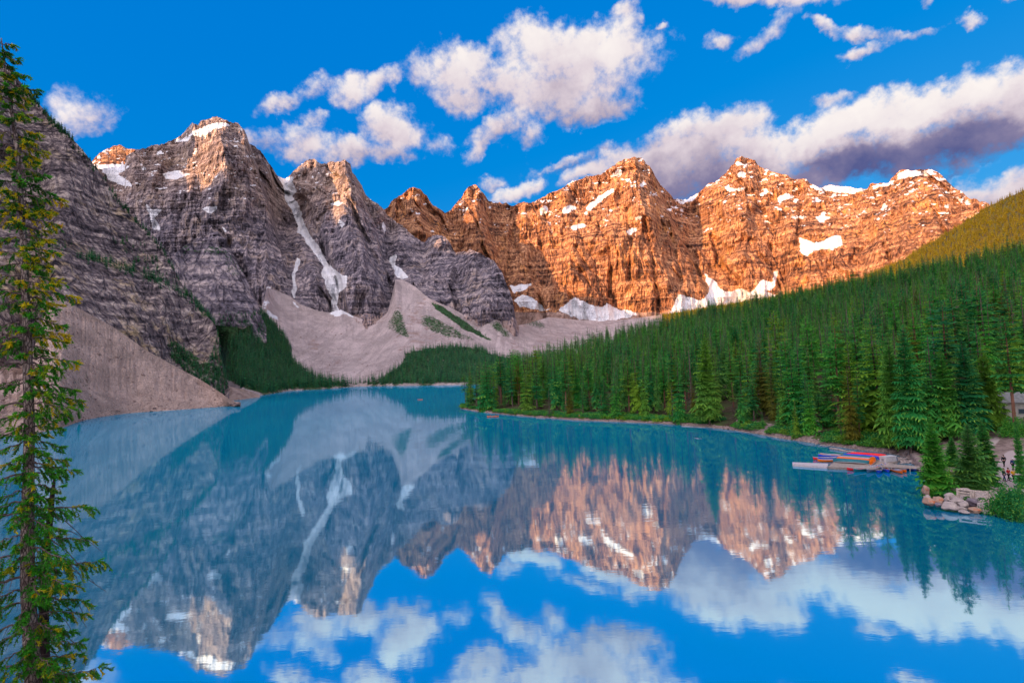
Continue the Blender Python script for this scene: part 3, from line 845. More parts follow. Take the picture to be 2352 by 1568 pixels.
# sunlit forest slope far right
Y_TOP = [(1520, 722, 3000), (1592, 712, 2900), (1700, 694, 2800), (1850, 670, 2500), (1980, 640, 2350), (2012, 624, 2300), (2077, 595, 2250), (2141, 556, 2200), (2206, 517, 2150), (2270, 475, 2100), (2352, 438, 2050), (2500, 350, 2000), (2900, 160, 2000)]
Y_BASE = [(1520, 760, 2400), (1800, 760, 1700), (2100, 700, 1300), (2352, 650, 1200), (2900, 560, 1200)]
far_hill = Sheet(Y_TOP, Y_BASE, 330, 120, prof=1.0, jag=.004, back=(500, 150))
far_hill.push((fbm(far_hill.A * 14, far_hill.z / 160, seed=95, octv=4) - .5) * 160)
u, v = far_hill.pix()
far_hill.build('far_hillside', MAT['forestfloor'])

# near forest hill on the right, from the lake shore up
H_TOP = [(1058, 936, 338), (1066, 931, 345), (1100, 917, 370), (1150, 892, 420), (1200, 864, 470), (1260, 838, 520), (1350, 805, 600), (1480, 768, 680), (1600, 736, 740), (1800, 696, 780), (2000, 658, 800), (2200, 618, 800), (2352, 592, 800), (2600, 540, 800), (2900, 470, 800), (3400, 380, 800)]
H_BASE = [(1058, 938, 0), (1066, 940, 0), (1100, 946, 0), (1150, 951, 0), (1200, 956, 0), (1320, 965, 0), (1480, 971, 0), (1600, 978, 0), (1700, 990, 0), (1800, 1008, 0), (1900, 1022, 0), (1960, 1032, 0), (2060, 1043, 0), (2112, 1052, 0), (2121, 1104, 0),
          (2125, 1150, 0), (2150, 1158, 0), (2200, 1168, 0), (2270, 1176, 0), (2352, 1192, 0), (2600, 1240, 0), (2900, 1330, 0), (3400, 1500, 0)]
hill = Sheet(H_TOP, H_BASE, 620, 220, ground=True, gz=(.45, 1.9), back=(300, 70), basez=0.0, rowpow=1.9)
P = hill.pos()
fade = sstep(hill.d - hill.d[0], 1.5, 30) * sstep(1 - hill.q, 0, .03)
bank = 1.0 * sstep(hill.d - hill.d[0], 0, 3.0)

hill.z = hill.z + bank + ((fbm(P[..., 0] / 60, P[..., 1] / 60, seed=97, octv=4) - .5) * 6) * fade * sstep(hill.d - hill.d[0], 10, 90) + (fbm(P[..., 0] / 5, P[..., 1] / 5, seed=98, octv=3) - .5) * .7 * fade
pen = sstep(hill.A, float(azt(2095, 1050)[0]), float(azt(2122, 1100)[0]))
dsh = hill.d - hill.d[0]
low = .1 + .85 * sstep(dsh, 1.0, 5.0) + .012 * dsh + (fbm(P[..., 0] / 3, P[..., 1] / 3, seed=98, octv=3) - .5) * .3
w_ = pen * (1 - sstep(dsh, 22, 75))
hill.z = hill.z * (1 - w_) + low * w_
u, v = hill.pix()
bare = attr_px(hill, [[(2030, 1030), (2125, 1035), (2190, 1000), (2300, 975), (2352, 960), (2500, 950), (2900, 1100), (2900, 1500), (2352, 1230), (2120, 1190), (2100, 1080), (2040, 1070)], [(1780, 995), (1835, 985), (1850, 960), (1895, 955), (1890, 985), (1850, 1015), (1790, 1010)], [(1690, 962), (1790, 975), (1790, 995), (1700, 990)]])
bare = np.maximum(bare, (1 - sstep(hill.d - hill.d[0], 1.0, 2.6)) * (fbm(P[..., 0] / 8, P[..., 1] / 8, seed=3) > .35))
path = attr_px(hill, [[(2278, 1085), (2300, 1050), (2318, 1035), (2420, 1030), (2500, 1120), (2420, 1140), (2280, 1120)], [(2195, 1025), (2300, 1000), (2300, 1015), (2205, 1040)], [(2195, 1128), (2285, 1120), (2300, 1140), (2285, 1152), (2200, 1150)]])
m_, t_, b_ = new_mat('wooded_ground', .95, .1)
Pp = t_.node('ShaderNodeNewGeometry').outputs['Position']
n1_ = t_.noise(Pp, .6, 7, .7); n2_ = t_.noise(Pp, .12, 5, .6)
col_ = t_.mix(t_.mr(n2_, .4, .6), (.06, .05, .03), (.07, .11, .035)); col_ = t_.mix(t_.mr(n1_, .5, .68), col_, (.15, .11, .09))
bc_ = t_.mix(t_.mr(n1_, .38, .64), (.20, .15, .14), (.36, .28, .26))
col_ = t_.mix(t_.mr(t_.m('ADD', t_.attr('bare').outputs['Fac'], t_.m('MULTIPLY_ADD', n1_, .8, -.4)), .4, .6), col_, bc_)
col_ = t_.mix(t_.mr(t_.m('ADD', t_.attr('path').outputs['Fac'], t_.m('MULTIPLY_ADD', n1_, .5, -.25)), .4, .6), col_, (.50, .42, .42))
t_.put(b_.inputs['Base Color'], col_)
bp_ = t_.node('ShaderNodeBump'); bp_.inputs['Distance'].default_value = .15; t_.put(bp_.inputs['Height'], n1_); t_.put(b_.inputs['Normal'], bp_.outputs[0])
hill.build('forest_hillside', m_, {'bare': bare, 'path': path})

# rock pile under the viewpoint
gx = np.linspace(-70, 70, 120)[None, :] + np.zeros((110, 1)); gy = np.linspace(-60, 45, 110)[:, None] + np.zeros((1, 120))
rr = np.hypot(gx, np.maximum(gy + 3, 0) * 1.0)
gz_ = 20.2 - np.maximum(gy - .3, 0) * .95 - np.maximum(np.abs(gx) - 9, 0) * .62 + (fbm(gx / 3, gy / 3, seed=5) - .5) * 1.3 * sstep(np.hypot(gx, gy), 1.5, 5)
gz_ = np.minimum(gz_, 20.4)
grid_object('rock_mound', np.stack([gx, gy, np.maximum(gz_, -3)], -1)[::-1], MAT['nearscree'], {'snow': 0 * gx, 'talus': 0 * gx + .6, 'veg': 0 * gx})

# the lake
me = bpy.data.meshes.new('lake_water')
me.from_pydata([(-1700, -300, 0), (1900, -300, 0), (1900, 1500, 0), (-1700, 1500, 0)], [], [(0, 1, 2, 3)])
me.materials.append(MAT['water'])
lake = bpy.data.objects.new('lake_water', me); C.objects.link(lake); lake['kind'] = 'structure'

# the mountain range across the valley behind the viewpoint; the low sun stands behind it
# its crest lies where the sight lines from the light-and-shade borders on the peaks run towards the sun
EDGE = [(556, 575, 290), (264, 755, 230), (490, 565, 260), (700, 1700, 250), (843, 2140, 190), (830, 3600, 400), (380, 3700, 505), (150, 3700, 690), (-480, 2870, 790), (-900, 2860, 790), (-1430, 2750, 1080), (-175, 3996, 1120), (-660, 3540, 1170)]
tx, ty = math.tan(SUN_AZ), 1 / math.sin(-SUN_AZ)
cp_ = []
for x_, y_, z_ in EDGE:
    dist_ = (x_ + 3000) / math.sin(-SUN_AZ)
    cp_.append((y_ + dist_ * math.cos(SUN_AZ), z_ + dist_ * math.tan(SUN_EL)))
cp_.sort()
RY = [-7000, cp_[0][0] - 900] + [q[0] for q in cp_] + [cp_[-1][0] + 700]
RZ = [900, cp_[0][1] - 40] + [q[1] for q in cp_] + [1300]
print('CREST', [(int(a), int(b)) for a, b in zip(RY, RZ)])
yy = np.linspace(-6000, cp_[-1][0] + 700, 300)
crest = np.interp(yy, RY, RZ) + (fbm(yy / 160, yy * 0, seed=6, octv=5) - .5) * 50
qs = np.linspace(-1, 1, 90)
Y2, Q2 = np.meshgrid(yy, qs)
X2 = -3000 + Q2 * (1500 - 850 * sstep(Y2, 500, 1600))
Z2 = crest[None, :] * (1 - np.abs(Q2) ** .8) + (fbm(X2 / 200, Y2 / 200, seed=7, octv=5, ridged=True) - .5) * 260 * np.abs(Q2) * (1 - np.abs(Q2)) * 2
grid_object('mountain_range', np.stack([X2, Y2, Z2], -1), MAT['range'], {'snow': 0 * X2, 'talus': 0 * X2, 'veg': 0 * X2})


# ================================================================== CONIFERS
def foliage_mat(name, cols, tip, mixd=.25, core_shade=.85):
    m, t, b = new_mat(name, .75, .15)
    oi = t.node('ShaderNodeObjectInfo')
    cr = t.node('ShaderNodeValToRGB'); t.put(cr.inputs[0], oi.outputs['Random'])
    e = cr.color_ramp.elements
    n = len(cols)
    e[0].position = 0; e[0].color = (*cols[0], 1); e[1].position = 1; e[1].color = (*cols[-1], 1)
    for i in range(1, n - 1):
        x = e.new(i / (n - 1)); x.color = (*cols[i], 1)
    at = t.attr('tone')
    f = at.outputs['Fac']
    P = t.node('ShaderNodeNewGeometry').outputs['Position']
    stand = t.noise(P, .03, 3, .5)
    col = t.mix(t.mr(stand, .35, .65, 0, mixd), cr.outputs[0], (.02, .22, .10))
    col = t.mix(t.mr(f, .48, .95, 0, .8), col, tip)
    col = t.mix(t.mr(f, .0, .36, core_shade, 0), col, (.012, .03, .018))  # shade of the crown interior put into the needle colour
    t.put(b.inputs['Base Color'], col)
    tr = t.node('ShaderNodeBsdfTranslucent'); t.put(tr.inputs[0], col)
    mx = t.node('ShaderNodeMixShader'); mx.inputs[0].default_value = .4
    t.put(mx.inputs[1], b.outputs[0]); t.put(mx.inputs[2], tr.outputs[0]); t.put(t.n['Material Output'].inputs[0], mx.outputs[0])
    return m


MAT['needle'] = foliage_mat('spruce_needles', [(.05, .38, .05), (.03, .30, .09), (.10, .46, .04), (.02, .24, .08), (.28, .46, .03), (.05, .36, .06), (.03, .28, .11), (.16, .38, .05), (.08, .44, .06)], (.46, .82, .09))
MAT['needle_gold'] = foliage_mat('sunlit_spruce_needles', [(.42, .40, .02), (.52, .44, .02), (.40, .34, .02), (.60, .50, .03)], (.75, .62, .03), 0, .3)  # lit copy of the needles, golden sunlight put into their colour
MAT['needle_far'] = foliage_mat('far_spruce_needles', [(.04, .30, .13), (.02, .14, .10), (.10, .42, .12), (.012, .08, .07), (.05, .34, .15), (.02, .18, .10), (.12, .36, .10)], (.14, .55, .16))
MAT['needle_yellow'] = foliage_mat('yellowing_needles', [(.20, .19, .02), (.17, .18, .02)], (.34, .28, .03))
MAT['needle_dead'] = foliage_mat('dead_twigs', [(.17, .13, .14), (.15, .12, .12)], (.25, .2, .2))
MAT['bark'] = simple_mat('grey_bark', (.17, .125, .11), .9, .1, .35, 3.0)
MAT['bark_red'] = simple_mat('red_bark', (.26, .13, .09), .9, .1, .3, 3.0)


def conifer_geo(seed, nwh=30, nb=6, seg=3, h0=.12, r=.085, droop=.5, gap=.12, shape=.8, fat=1.0, sparse_low=0.0, hang=.5):
    """unit-high conifer: returns trunk (verts, faces) and crown (verts, faces, tone)"""
    R = random.Random(seed)
    V, F, T = [], [], []

    def tri(a, b, c, ta, tb, tc):
        i = len(V); V.extend((a, b, c)); F.append((i, i + 1, i + 2)); T.extend((ta, tb, tc))
    lean = (R.uniform(-.01, .01), R.uniform(-.01, .01))
    lob = [R.uniform(.75, 1.2) for _ in range(8)]
    for w in range(nwh):
        f = h0 + (1 - h0) * (w + R.uniform(-.4, .4)) / nwh
        f = min(max(f, h0), .985)
        k = (1 - f) / (1 - h0)
        rr = r * (k ** shape) * (0.55 + .45 * min(1, (1 - k) * 4 + .35)) * (1 + .25 * math.sin(w * 1.7 + seed)) + .006
        if R.random() < gap:
            rr *= R.uniform(.3, .65)
        n = max(3, nb if k > .25 else nb - 2)
        if sparse_low and k > .6 and R.random() < sparse_low:
            n = 2
        ph0 = R.uniform(0, 6.28)
        for b in range(n):
            ph = ph0 + b * 6.283 / n + R.uniform(-.4, .4)
            L = rr * R.uniform(.6, 1.2) * lob[int(ph / 6.283 * 8) % 8]
            c, s = math.cos(ph), math.sin(ph)
            tone = R.uniform(.15, .8)
            up = .25 * k if k < .3 else -.05
            z0 = f

            def pt(q, side=0.0, dz=0.0):
                z = z0 + L * (up * q * 1.2 + (.18 - droop * k) * q * q * 1.6 + .1 * q ** 3) + dz
                x = lean[0] * f + c * L * q - s * side; y = lean[1] * f + s * L * q + c * side
                return (x, y, z)
            if seg <= 1:
                wd = L * .38 * fat
                a = pt(.05); e = pt(1.0)
                tri(a, pt(.6, wd, -wd * hang), e, tone * .4, tone, tone + .2)
                tri(a, e, pt(.55, -wd, -wd * hang), tone * .4, tone + .2, tone)
            else:
                for i in range(seg):
                    q0 = .08 + .8 * i / seg; q1 = q0 + .95 / seg; qm = q1 + .12
                    wd = L * (.50 * fat) * (1 - .6 * q0) * R.uniform(.7, 1.2)
                    for sd in (1, -1):
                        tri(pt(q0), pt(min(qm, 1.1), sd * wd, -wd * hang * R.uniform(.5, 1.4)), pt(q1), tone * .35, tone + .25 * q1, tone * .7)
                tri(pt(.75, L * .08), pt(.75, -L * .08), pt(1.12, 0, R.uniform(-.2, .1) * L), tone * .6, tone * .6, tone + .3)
    # leader
    for k in range(3):
        a = k * 2.1
        tri((.004 * math.cos(a) + lean[0], .004 * math.sin(a) + lean[1], .965), (.004 * math.cos(a + 2) + lean[0], .004 * math.sin(a + 2) + lean[1], .965), (lean[0], lean[1], 1.0), .5, .5, .8)
    # trunk
    tv, tf = [], []
    ns = 6
    for j, (z, rad) in enumerate(((-.04, .0135), (.02, .0115), (.5, .007), (.96, .0015))):
        for i in range(ns):
            a = i * 6.283 / ns
            tv.append((math.cos(a) * rad + lean[0] * max(z, 0), math.sin(a) * rad + lean[1] * max(z, 0), z))
        if j:
            for i in range(ns):
                tf.append(((j - 1) * ns + i, (j - 1) * ns + (i + 1) % ns, j * ns + (i + 1) % ns, j * ns + i))
    return (tv, tf), (V, F, T)


def mesh_from(name, v, f, mat, tone=None):
    me = bpy.data.meshes.new(name)
    me.from_pydata(v, [], f)
    if tone is not None:
        a = me.attributes.new('tone', 'FLOAT', 'POINT'); a.data.foreach_set('value', np.asarray(tone, np.float32))
    me.materials.append(mat)
    return me


def joined_tree(name, geo, fol, bark):
    (tv, tf), (V, F, T) = geo
    me = bpy.data.meshes.new(name)
    off = len(tv)
    me.from_pydata(tv + V, [], tf + [tuple(i + off for i in f) for f in F])
    a = me.attributes.new('tone', 'FLOAT', 'POINT'); a.data.foreach_set('value', np.asarray([.3] * off + T, np.float32))
    me.materials.append(bark); me.materials.append(fol)
    mi = np.array([0] * len(tf) + [1] * len(F), np.int32)
    me.polygons.foreach_set('material_index', mi)
    return me


def scatter(name, P, size, rot, idx, meshes, label, cat, squash=None):
    """one object of uncountable growth: points carrying plants through geometry nodes"""
    me = bpy.data.meshes.new(name)
    me.vertices.add(len(P)); me.vertices.foreach_set('co', np.asarray(P, np.float32).reshape(-1))
    for k, typ, dat in (('size', 'FLOAT_VECTOR', size), ('turn', 'FLOAT_VECTOR', rot)):
        a = me.attributes.new(k, typ, 'POINT'); a.data.foreach_set('vector', np.asarray(dat, np.float32).reshape(-1))
    a = me.attributes.new('kind_index', 'INT', 'POINT'); a.data.foreach_set('value', np.asarray(idx, np.int32))
    o = bpy.data.objects.new(name, me); C.objects.link(o)
    o['kind'] = 'stuff'; o['label'] = label; o['category'] = cat
    ng = bpy.data.node_groups.new(name, 'GeometryNodeTree')
    ng.interface.new_socket('Geometry', in_out='INPUT', socket_type='NodeSocketGeometry')
    ng.interface.new_socket('Geometry', in_out='OUTPUT', socket_type='NodeSocketGeometry')
    N, L = ng.nodes, ng.links
    gi = N.new('NodeGroupInput'); go = N.new('NodeGroupOutput')
    ip = N.new('GeometryNodeInstanceOnPoints')
    jn = N.new('GeometryNodeJoinGeometry')
    for m in reversed(meshes):
        po = bpy.data.objects.new('plant_form', m)
        oi = N.new('GeometryNodeObjectInfo'); oi.inputs['Object'].default_value = po
        oi.inputs['As Instance'].default_value = True
        L.new(oi.outputs['Geometry'], jn.inputs[0])
    L.new(gi.outputs[0], ip.inputs['Points']); L.new(jn.outputs[0], ip.inputs['Instance'])
    ip.inputs['Pick Instance'].default_value = True
    for nm, dt, sock in (('kind_index', 'INT', 'Instance Index'), ('size', 'FLOAT_VECTOR', 'Scale'), ('turn', 'FLOAT_VECTOR', 'Rotation')):
        na = N.new('GeometryNodeInputNamedAttribute'); na.data_type = dt; na.inputs[0].default_value = nm
        L.new(na.outputs[0], ip.inputs[sock])
    L.new(ip.outputs[0], go.inputs[0])
    md = o.modifiers.new('plants', 'NODES'); md.node_group = ng
    return o


def sample_sheet(sh, n, mask=None):
    """random points of a land sheet, even by ground area"""
    P = sh.pos()
    a = np.abs(np.cross(P[1:, :-1] - P[:-1, :-1], P[:-1, 1:] - P[:-1, :-1])[..., 2])
    if mask is not None:
        a = a * mask[:-1, :-1]
    p = (a / a.sum()).reshape(-1)
    k = rng.choice(len(p), n, p=p)
    i, j = np.unravel_index(k, a.shape)
    fu, fv = rng.random(n)[:, None], rng.random(n)[:, None]
    return P[i, j] * (1 - fu) * (1 - fv) + P[i, j + 1] * fu * (1 - fv) + P[i + 1, j] * (1 - fu) * fv + P[i + 1, j + 1] * fu * fv


def sheet_z(sh, X, Y):
    """height of a ground sheet under many points, and a mask of points on it"""
    a = np.arctan2(X, Y); d = np.hypot(X, Y)
    j = np.clip(np.interp(a, sh.az, np.arange(len(sh.az))), 0, len(sh.az) - 1.001)
    j0 = j.astype(int); f = j - j0
    nr = sh.d.shape[0]
    z = np.zeros(len(X)); ok = np.zeros(len(X), bool)
    bd = sh.d[0, j0] * (1 - f) + sh.d[0, j0 + 1] * f; td = sh.d[-1, j0] * (1 - f) + sh.d[-1, j0 + 1] * f
    q = np.clip((d - bd) / (td - bd), -.5, 1.5)
    for _ in range(3):          # rows are not quite evenly spaced in distance: refine
        rr = np.clip(np.interp(q, sh.q[:, 0], np.arange(nr)), 0, nr - 1.001); r1 = rr.astype(int); gg = rr - r1
        dq = (sh.d[r1, j0] * (1 - gg) + sh.d[r1 + 1, j0] * gg) * (1 - f) + (sh.d[r1, j0 + 1] * (1 - gg) + sh.d[r1 + 1, j0 + 1] * gg) * f
        q = np.where((q > 0) & (q < 1), q + (d - dq) / (td - bd), q)
    ok = (q > 0) & (q < 1) & (a > sh.az[0]) & (a < sh.az[-1])
    qr = sh.q[:, 0]
    r = np.clip(np.interp(q, qr, np.arange(nr)), 0, nr - 1.001); r0 = r.astype(int); g = r - r0
    Z = sh.z
    z = (Z[r0, j0] * (1 - f) + Z[r0, j0 + 1] * f) * (1 - g) + (Z[r0 + 1, j0] * (1 - f) + Z[r0 + 1, j0 + 1] * f) * g
    return z, ok, d - bd


def randrot(n, tilt=.03):
    r = np.zeros((n, 3)); r[:, 2] = rng.uniform(0, 6.283, n); r[:, 0] = rng.normal(0, tilt, n); r[:, 1] = rng.normal(0, tilt, n)
    return r


def sizes(n, lo, hi, wl=.85, wh=1.2):
    h = rng.uniform(lo, hi, n); w = h * rng.uniform(wl, wh, n)
    return np.stack([w, w, h], -1)


FORMS = [dict(nwh=34, nb=6, seg=2, h0=.10, r=.095, droop=.55), dict(nwh=36, nb=6, seg=2, h0=.05, r=.085, droop=.7, gap=.2), dict(nwh=30, nb=6, seg=2, h0=.28, r=.085, droop=.5, gap=.25, sparse_low=.4),
         dict(nwh=34, nb=6, seg=2, h0=.04, r=.115, droop=.6), dict(nwh=30, nb=5, seg=2, h0=.38, r=.10, droop=.35, shape=.6, gap=.3, sparse_low=.5), dict(nwh=36, nb=6, seg=2, h0=.15, r=.075, droop=.8, gap=.15)]
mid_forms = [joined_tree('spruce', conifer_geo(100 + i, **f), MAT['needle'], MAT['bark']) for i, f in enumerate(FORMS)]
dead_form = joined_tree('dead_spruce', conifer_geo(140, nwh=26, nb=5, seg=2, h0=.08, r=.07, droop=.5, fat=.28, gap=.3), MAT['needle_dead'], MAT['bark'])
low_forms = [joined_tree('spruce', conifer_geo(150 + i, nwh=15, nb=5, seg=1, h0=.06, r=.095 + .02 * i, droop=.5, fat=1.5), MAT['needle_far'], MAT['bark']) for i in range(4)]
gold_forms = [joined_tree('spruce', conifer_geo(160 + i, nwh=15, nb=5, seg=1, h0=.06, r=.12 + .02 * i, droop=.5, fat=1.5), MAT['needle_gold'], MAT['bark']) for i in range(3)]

# --- near forest: every tree stands on the hillside
s_ = 6.4
gxx, gyy = np.meshgrid(np.arange(-60, 900, s_), np.arange(40, 860, s_))
X = (gxx + rng.uniform(-.48, .48, gxx.shape) * s_).ravel(); Y = (gyy + rng.uniform(-.48, .48, gxx.shape) * s_).ravel()
Z, ok, fromshore = sheet_z(hill, X, Y)
U, Vv = px(np.stack([X, Y, Z], -1))
azs = np.arctan2(X, Y)
ok &= (azs < math.radians(56)) & (fromshore > 1.2)
CLEAR = [[(2030, 1035), (2125, 1040), (2200, 1015), (2352, 985), (2352, 1030), (2700, 1000), (2700, 1300), (2352, 1260), (2120, 1180), (2118, 1090), (2040, 1062)],
         [(2285, 925), (2420, 925), (2420, 1000), (2300, 985)], [(2180, 1005), (2260, 985), (2290, 1020), (2200, 1040)], [(2840, 960), (2880, 985), (2840, 1010)]]
for poly in CLEAR:
    ok &= ~in_poly(U, Vv, poly)
ok &= rng.random(len(X)) < np.where(fbm(X / 25, Y / 25, seed=61, octv=3) > .42, .95, .5)
X, Y, Z, U, Vv, fromshore = X[ok], Y[ok], Z[ok], U[ok], Vv[ok], fromshore[ok]
N = len(X)
D = np.hypot(X, Y)
H = (rng.uniform(14, 27, N) + rng.uniform(0, 5, N) * (D < 420)) * (0.85 + .3 * fbm(X / 60, Y / 60, seed=62, octv=2))
H = np.where(fromshore < 6, H * rng.uniform(.25, .95, N), H)
small = rng.random(N) < .16
H = np.where(small, H * .45, H)
tree_idx = rng.integers(0, len(FORMS), N)
inview = (U > -10) & (U < 2370) & (Vv < 1500)
score = np.where(inview, H / D, 0)
# trees hidden behind nearer ones: keep only those whose upper half shows above the trees in front
order = np.argsort(D)
topv = px(np.stack([X, Y, Z + H], -1))[1]
bins = np.full(600, 1e9)
shows = np.zeros(N, bool)
for k in order:
    if not inview[k]:
        continue
    b = int(min(max(U[k] / 4, 0), 598))
    base_v = Vv[k]; hpx = base_v - topv[k]
    lo = min(bins[b], bins[b + 1])
    if topv[k] < lo - .35 * hpx:
        shows[k] = True
    bins[b] = min(bins[b], topv[k] + hpx * .15)
score = np.where(shows, score, 0)
NEAR_N = 285
near = np.argsort(-score)[:NEAR_N]
nearset = np.zeros(N, bool); nearset[near] = True
far_i = np.where(~nearset)[0]
ft = tree_idx[far_i].copy()
dm = rng.random(len(far_i)) < .045
ft = np.where(dm, len(FORMS), ft)
hs = np.stack([H[far_i] * rng.uniform(1.1, 1.7, len(far_i))] * 2 + [H[far_i]], -1)
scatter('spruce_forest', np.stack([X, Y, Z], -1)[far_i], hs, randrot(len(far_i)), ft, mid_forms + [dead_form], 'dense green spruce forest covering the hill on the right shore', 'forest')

# --- individual trees of the near forest
HI = [dict(nwh=48, nb=7, seg=3, h0=.08, r=.10, droop=.55), dict(nwh=50, nb=7, seg=3, h0=.04, r=.09, droop=.75, gap=.2), dict(nwh=42, nb=7, seg=3, h0=.25, r=.09, droop=.5, gap=.25, sparse_low=.4),
      dict(nwh=46, nb=7, seg=3, h0=.03, r=.125, droop=.6), dict(nwh=40, nb=6, seg=3, h0=.36, r=.105, droop=.35, shape=.6, gap=.3, sparse_low=.5), dict(nwh=50, nb=6, seg=3, h0=.14, r=.08, droop=.85, gap=.15)]
TONES = {'green': MAT['needle'], 'yellow': MAT['needle_yellow'], 'dead': MAT['needle_dead']}
tree_parts = {}


def tree_meshes(form, tone):
    k = (form, tone)
    if k not in tree_parts:
        if tone == 'dead':
            g = conifer_geo(230 + form % 6, nwh=34, nb=6, seg=3, h0=.06, r=.075, droop=.6, fat=.25, gap=.3)
        elif form == 'young':
            g = conifer_geo(260, nwh=58, nb=13, seg=4, h0=.01, r=.19, droop=.3, shape=.75, gap=.05, hang=.4, fat=1.25)
        elif form == 'broad':
            g = conifer_geo(261, nwh=56, nb=12, seg=4, h0=.05, r=.21, fat=1.2, droop=.45, shape=.7, gap=.15, hang=.4)
        elif form == 'tall':
            g = conifer_geo(262, nwh=84, nb=10, seg=4, h0=.10, r=.13, fat=1.2, droop=.5, shape=.7, gap=.15)
        else:
            g = conifer_geo(200 + form * 3, **HI[form % 6])
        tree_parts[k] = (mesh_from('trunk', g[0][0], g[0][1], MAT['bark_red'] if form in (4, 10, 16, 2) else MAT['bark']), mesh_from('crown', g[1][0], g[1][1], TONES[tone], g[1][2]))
    return tree_parts[k]


def tree(p, h, form, label, cat='tree', group=None, tone='green', width=1.0, rz=None, name='spruce_tree'):
    e = bpy.data.objects.new(name, None); C.objects.link(e)
    e.location = p; e.empty_display_size = .5
    e.rotation_euler = (random.gauss(0, .012), random.gauss(0, .012), random.uniform(0, 6.28) if rz is None else rz)
    e.scale = (h * width, h * width, h)
    e['label'] = label; e['category'] = cat
    if group:
        e['group'] = group
    tm, cm = tree_meshes(form, tone)
    for nm, m in (('trunk', tm), ('crown', cm)):
        c = bpy.data.objects.new(nm, m); C.objects.link(c); c.parent = e
    return e


STRIPS = [(1110, 'at the tip of the forest point'), (1180, 'behind the canoe by the point'), (1300, 'shore left of the orange person'), (1450, 'shore right of the orange person'),
          (1600, 'middle of the wooded shore'), (1760, 'behind the driftwood mid shore'), (1900, 'beside the bare dirt bank'), (2010, 'behind the dock canoes'),
          (2120, 'behind the storage cabinet'), (2230, 'behind the young spruces'), (2380, 'around the pale cabin')]
wood = []
for k in near:
    tone = 'green'; form = int(tree_idx[k]) + 6 * int(rng.integers(0, 3))
    r_ = rng.random()
    if r_ < .035:
        tone = 'dead'
    elif r_ < .075:
        tone = 'yellow'
    st = next(s for lim, s in STRIPS if U[k] < lim or lim == 2380)
    hp = H[k]
    size = 'tall' if hp > 15 else ('middling' if hp > 8 else 'small')
    row = 'waterside' if fromshore[k] < 9 else ('second-row' if fromshore[k] < 25 else ('inner' if fromshore[k] < 60 else 'uphill'))
    lo_ = max([q for q, _ in STRIPS if q <= U[k]] + [1060]); hi_ = min([q for q, _ in STRIPS if q > U[k]] + [2380])
    fr_ = (U[k] - lo_) / max(hi_ - lo_, 1); pos = 'left' if fr_ < .33 else ('mid' if fr_ < .67 else 'right')
    adj = {'green': 'green', 'yellow': 'yellowish', 'dead': 'dead grey'}[tone]
    crown = {0: 'narrow', 1: 'drooping', 2: 'bare-footed', 3: 'full', 4: 'high-crowned', 5: 'spindly'}[form % 6] if tone != 'dead' else 'leafless'
    wood.append((float(U[k]), tree((X[k], Y[k], Z[k] - .1), H[k], form, f'{size} {row} {crown} {adj} spruce, {pos} part, {st}', group=f'{adj} spruces of the near forest', tone=tone, width=float(rng.uniform(1.05, 1.5)))))
by_label = {}
for u_, o_ in wood:
    by_label.setdefault(o_['label'], []).append((u_, o_))
ORD = ['leftmost', 'second', 'third', 'fourth', 'fifth', 'sixth', 'seventh', 'eighth', 'ninth', 'tenth']
for lb_, L_ in by_label.items():
    L_.sort(key=lambda q: q[0])
    if len(L_) > 1:
        for i_, (u_, o_) in enumerate(L_):
            o_['label'] = lb_ + (', leftmost such' if i_ == 0 else ', %s from left' % ORD[min(i_, 9)])

# --- forests at the far end of the lake
def forest_on(sh, polys, n, lo, hi, name, label, meshes, drop=0):
    u, v = sh.pix()
    mask = np.zeros(u.shape)
    for p in polys:
        mask = np.maximum(mask, in_poly(u, v, p) * 1.0)
    P = sample_sheet(sh, n, mask)
    P[:, 2] -= .3
    return scatter(name, P, sizes(n, lo, hi), randrot(n, .02), rng.integers(0, len(meshes), n), meshes, label, 'forest')


forest_on(val, [FOREST_L], 3000, 13, 28, 'spruce_forest', 'dark spruce forest below the rounded cliff, left of the big scree fan', low_forms)
forest_on(val, [FOREST_C], 3600, 11, 25, 'spruce_forest', 'dark spruce forest on the low rise at the far end of the lake', low_forms)
forest_on(val, [[(985, 690), (1010, 700), (1060, 733), (1130, 780), (1122, 784), (1060, 752), (1000, 710)], [(1200, 725), (1215, 725), (1250, 745), (1252, 754), (1225, 750)]], 420, 6, 12, 'spruce_forest', 'thin diagonal line of dark spruces down the pale scree', low_forms)
gy_ = (far_hill.q > .12) * 1.0
P = sample_sheet(far_hill, 17000, gy_)
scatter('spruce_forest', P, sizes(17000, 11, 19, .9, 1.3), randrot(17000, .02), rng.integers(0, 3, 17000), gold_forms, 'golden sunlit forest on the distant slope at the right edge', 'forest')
# trees clinging to the near mountain: crest line, bench and foot
u, v = left.pix()
db, sb, _ = line_dist(u, v, BENCH)
crest_m = np.exp(-((1 - left.q) / .03) ** 2) * (u > 40) * .9
m1 = np.exp(-(db / 9) ** 2) * .34 * (fbm(u / 18, v / 18, seed=15) > .45) * (u > 120) + crest_m + .5 * in_poly(u, v, [(250, 545), (330, 560), (400, 640), (430, 690), (330, 640)]) * (left.q > .3) * .15
m1 = m1 + .8 * in_poly(u, v, [(500, 740), (520, 860), (530, 900), (500, 905), (440, 870), (390, 820), (380, 790), (420, 800), (470, 850), (490, 800)])
P = sample_sheet(left, 950, m1)
scatter('cliff_trees', P - np.array([0, 0, .3]), sizes(950, 5, 13, .8, 1.2), randrot(950, .04), rng.integers(0, 4, 950), low_forms, 'small dark spruces along the crest and bench of the near cliff', 'trees')
u, v = bl.pix()
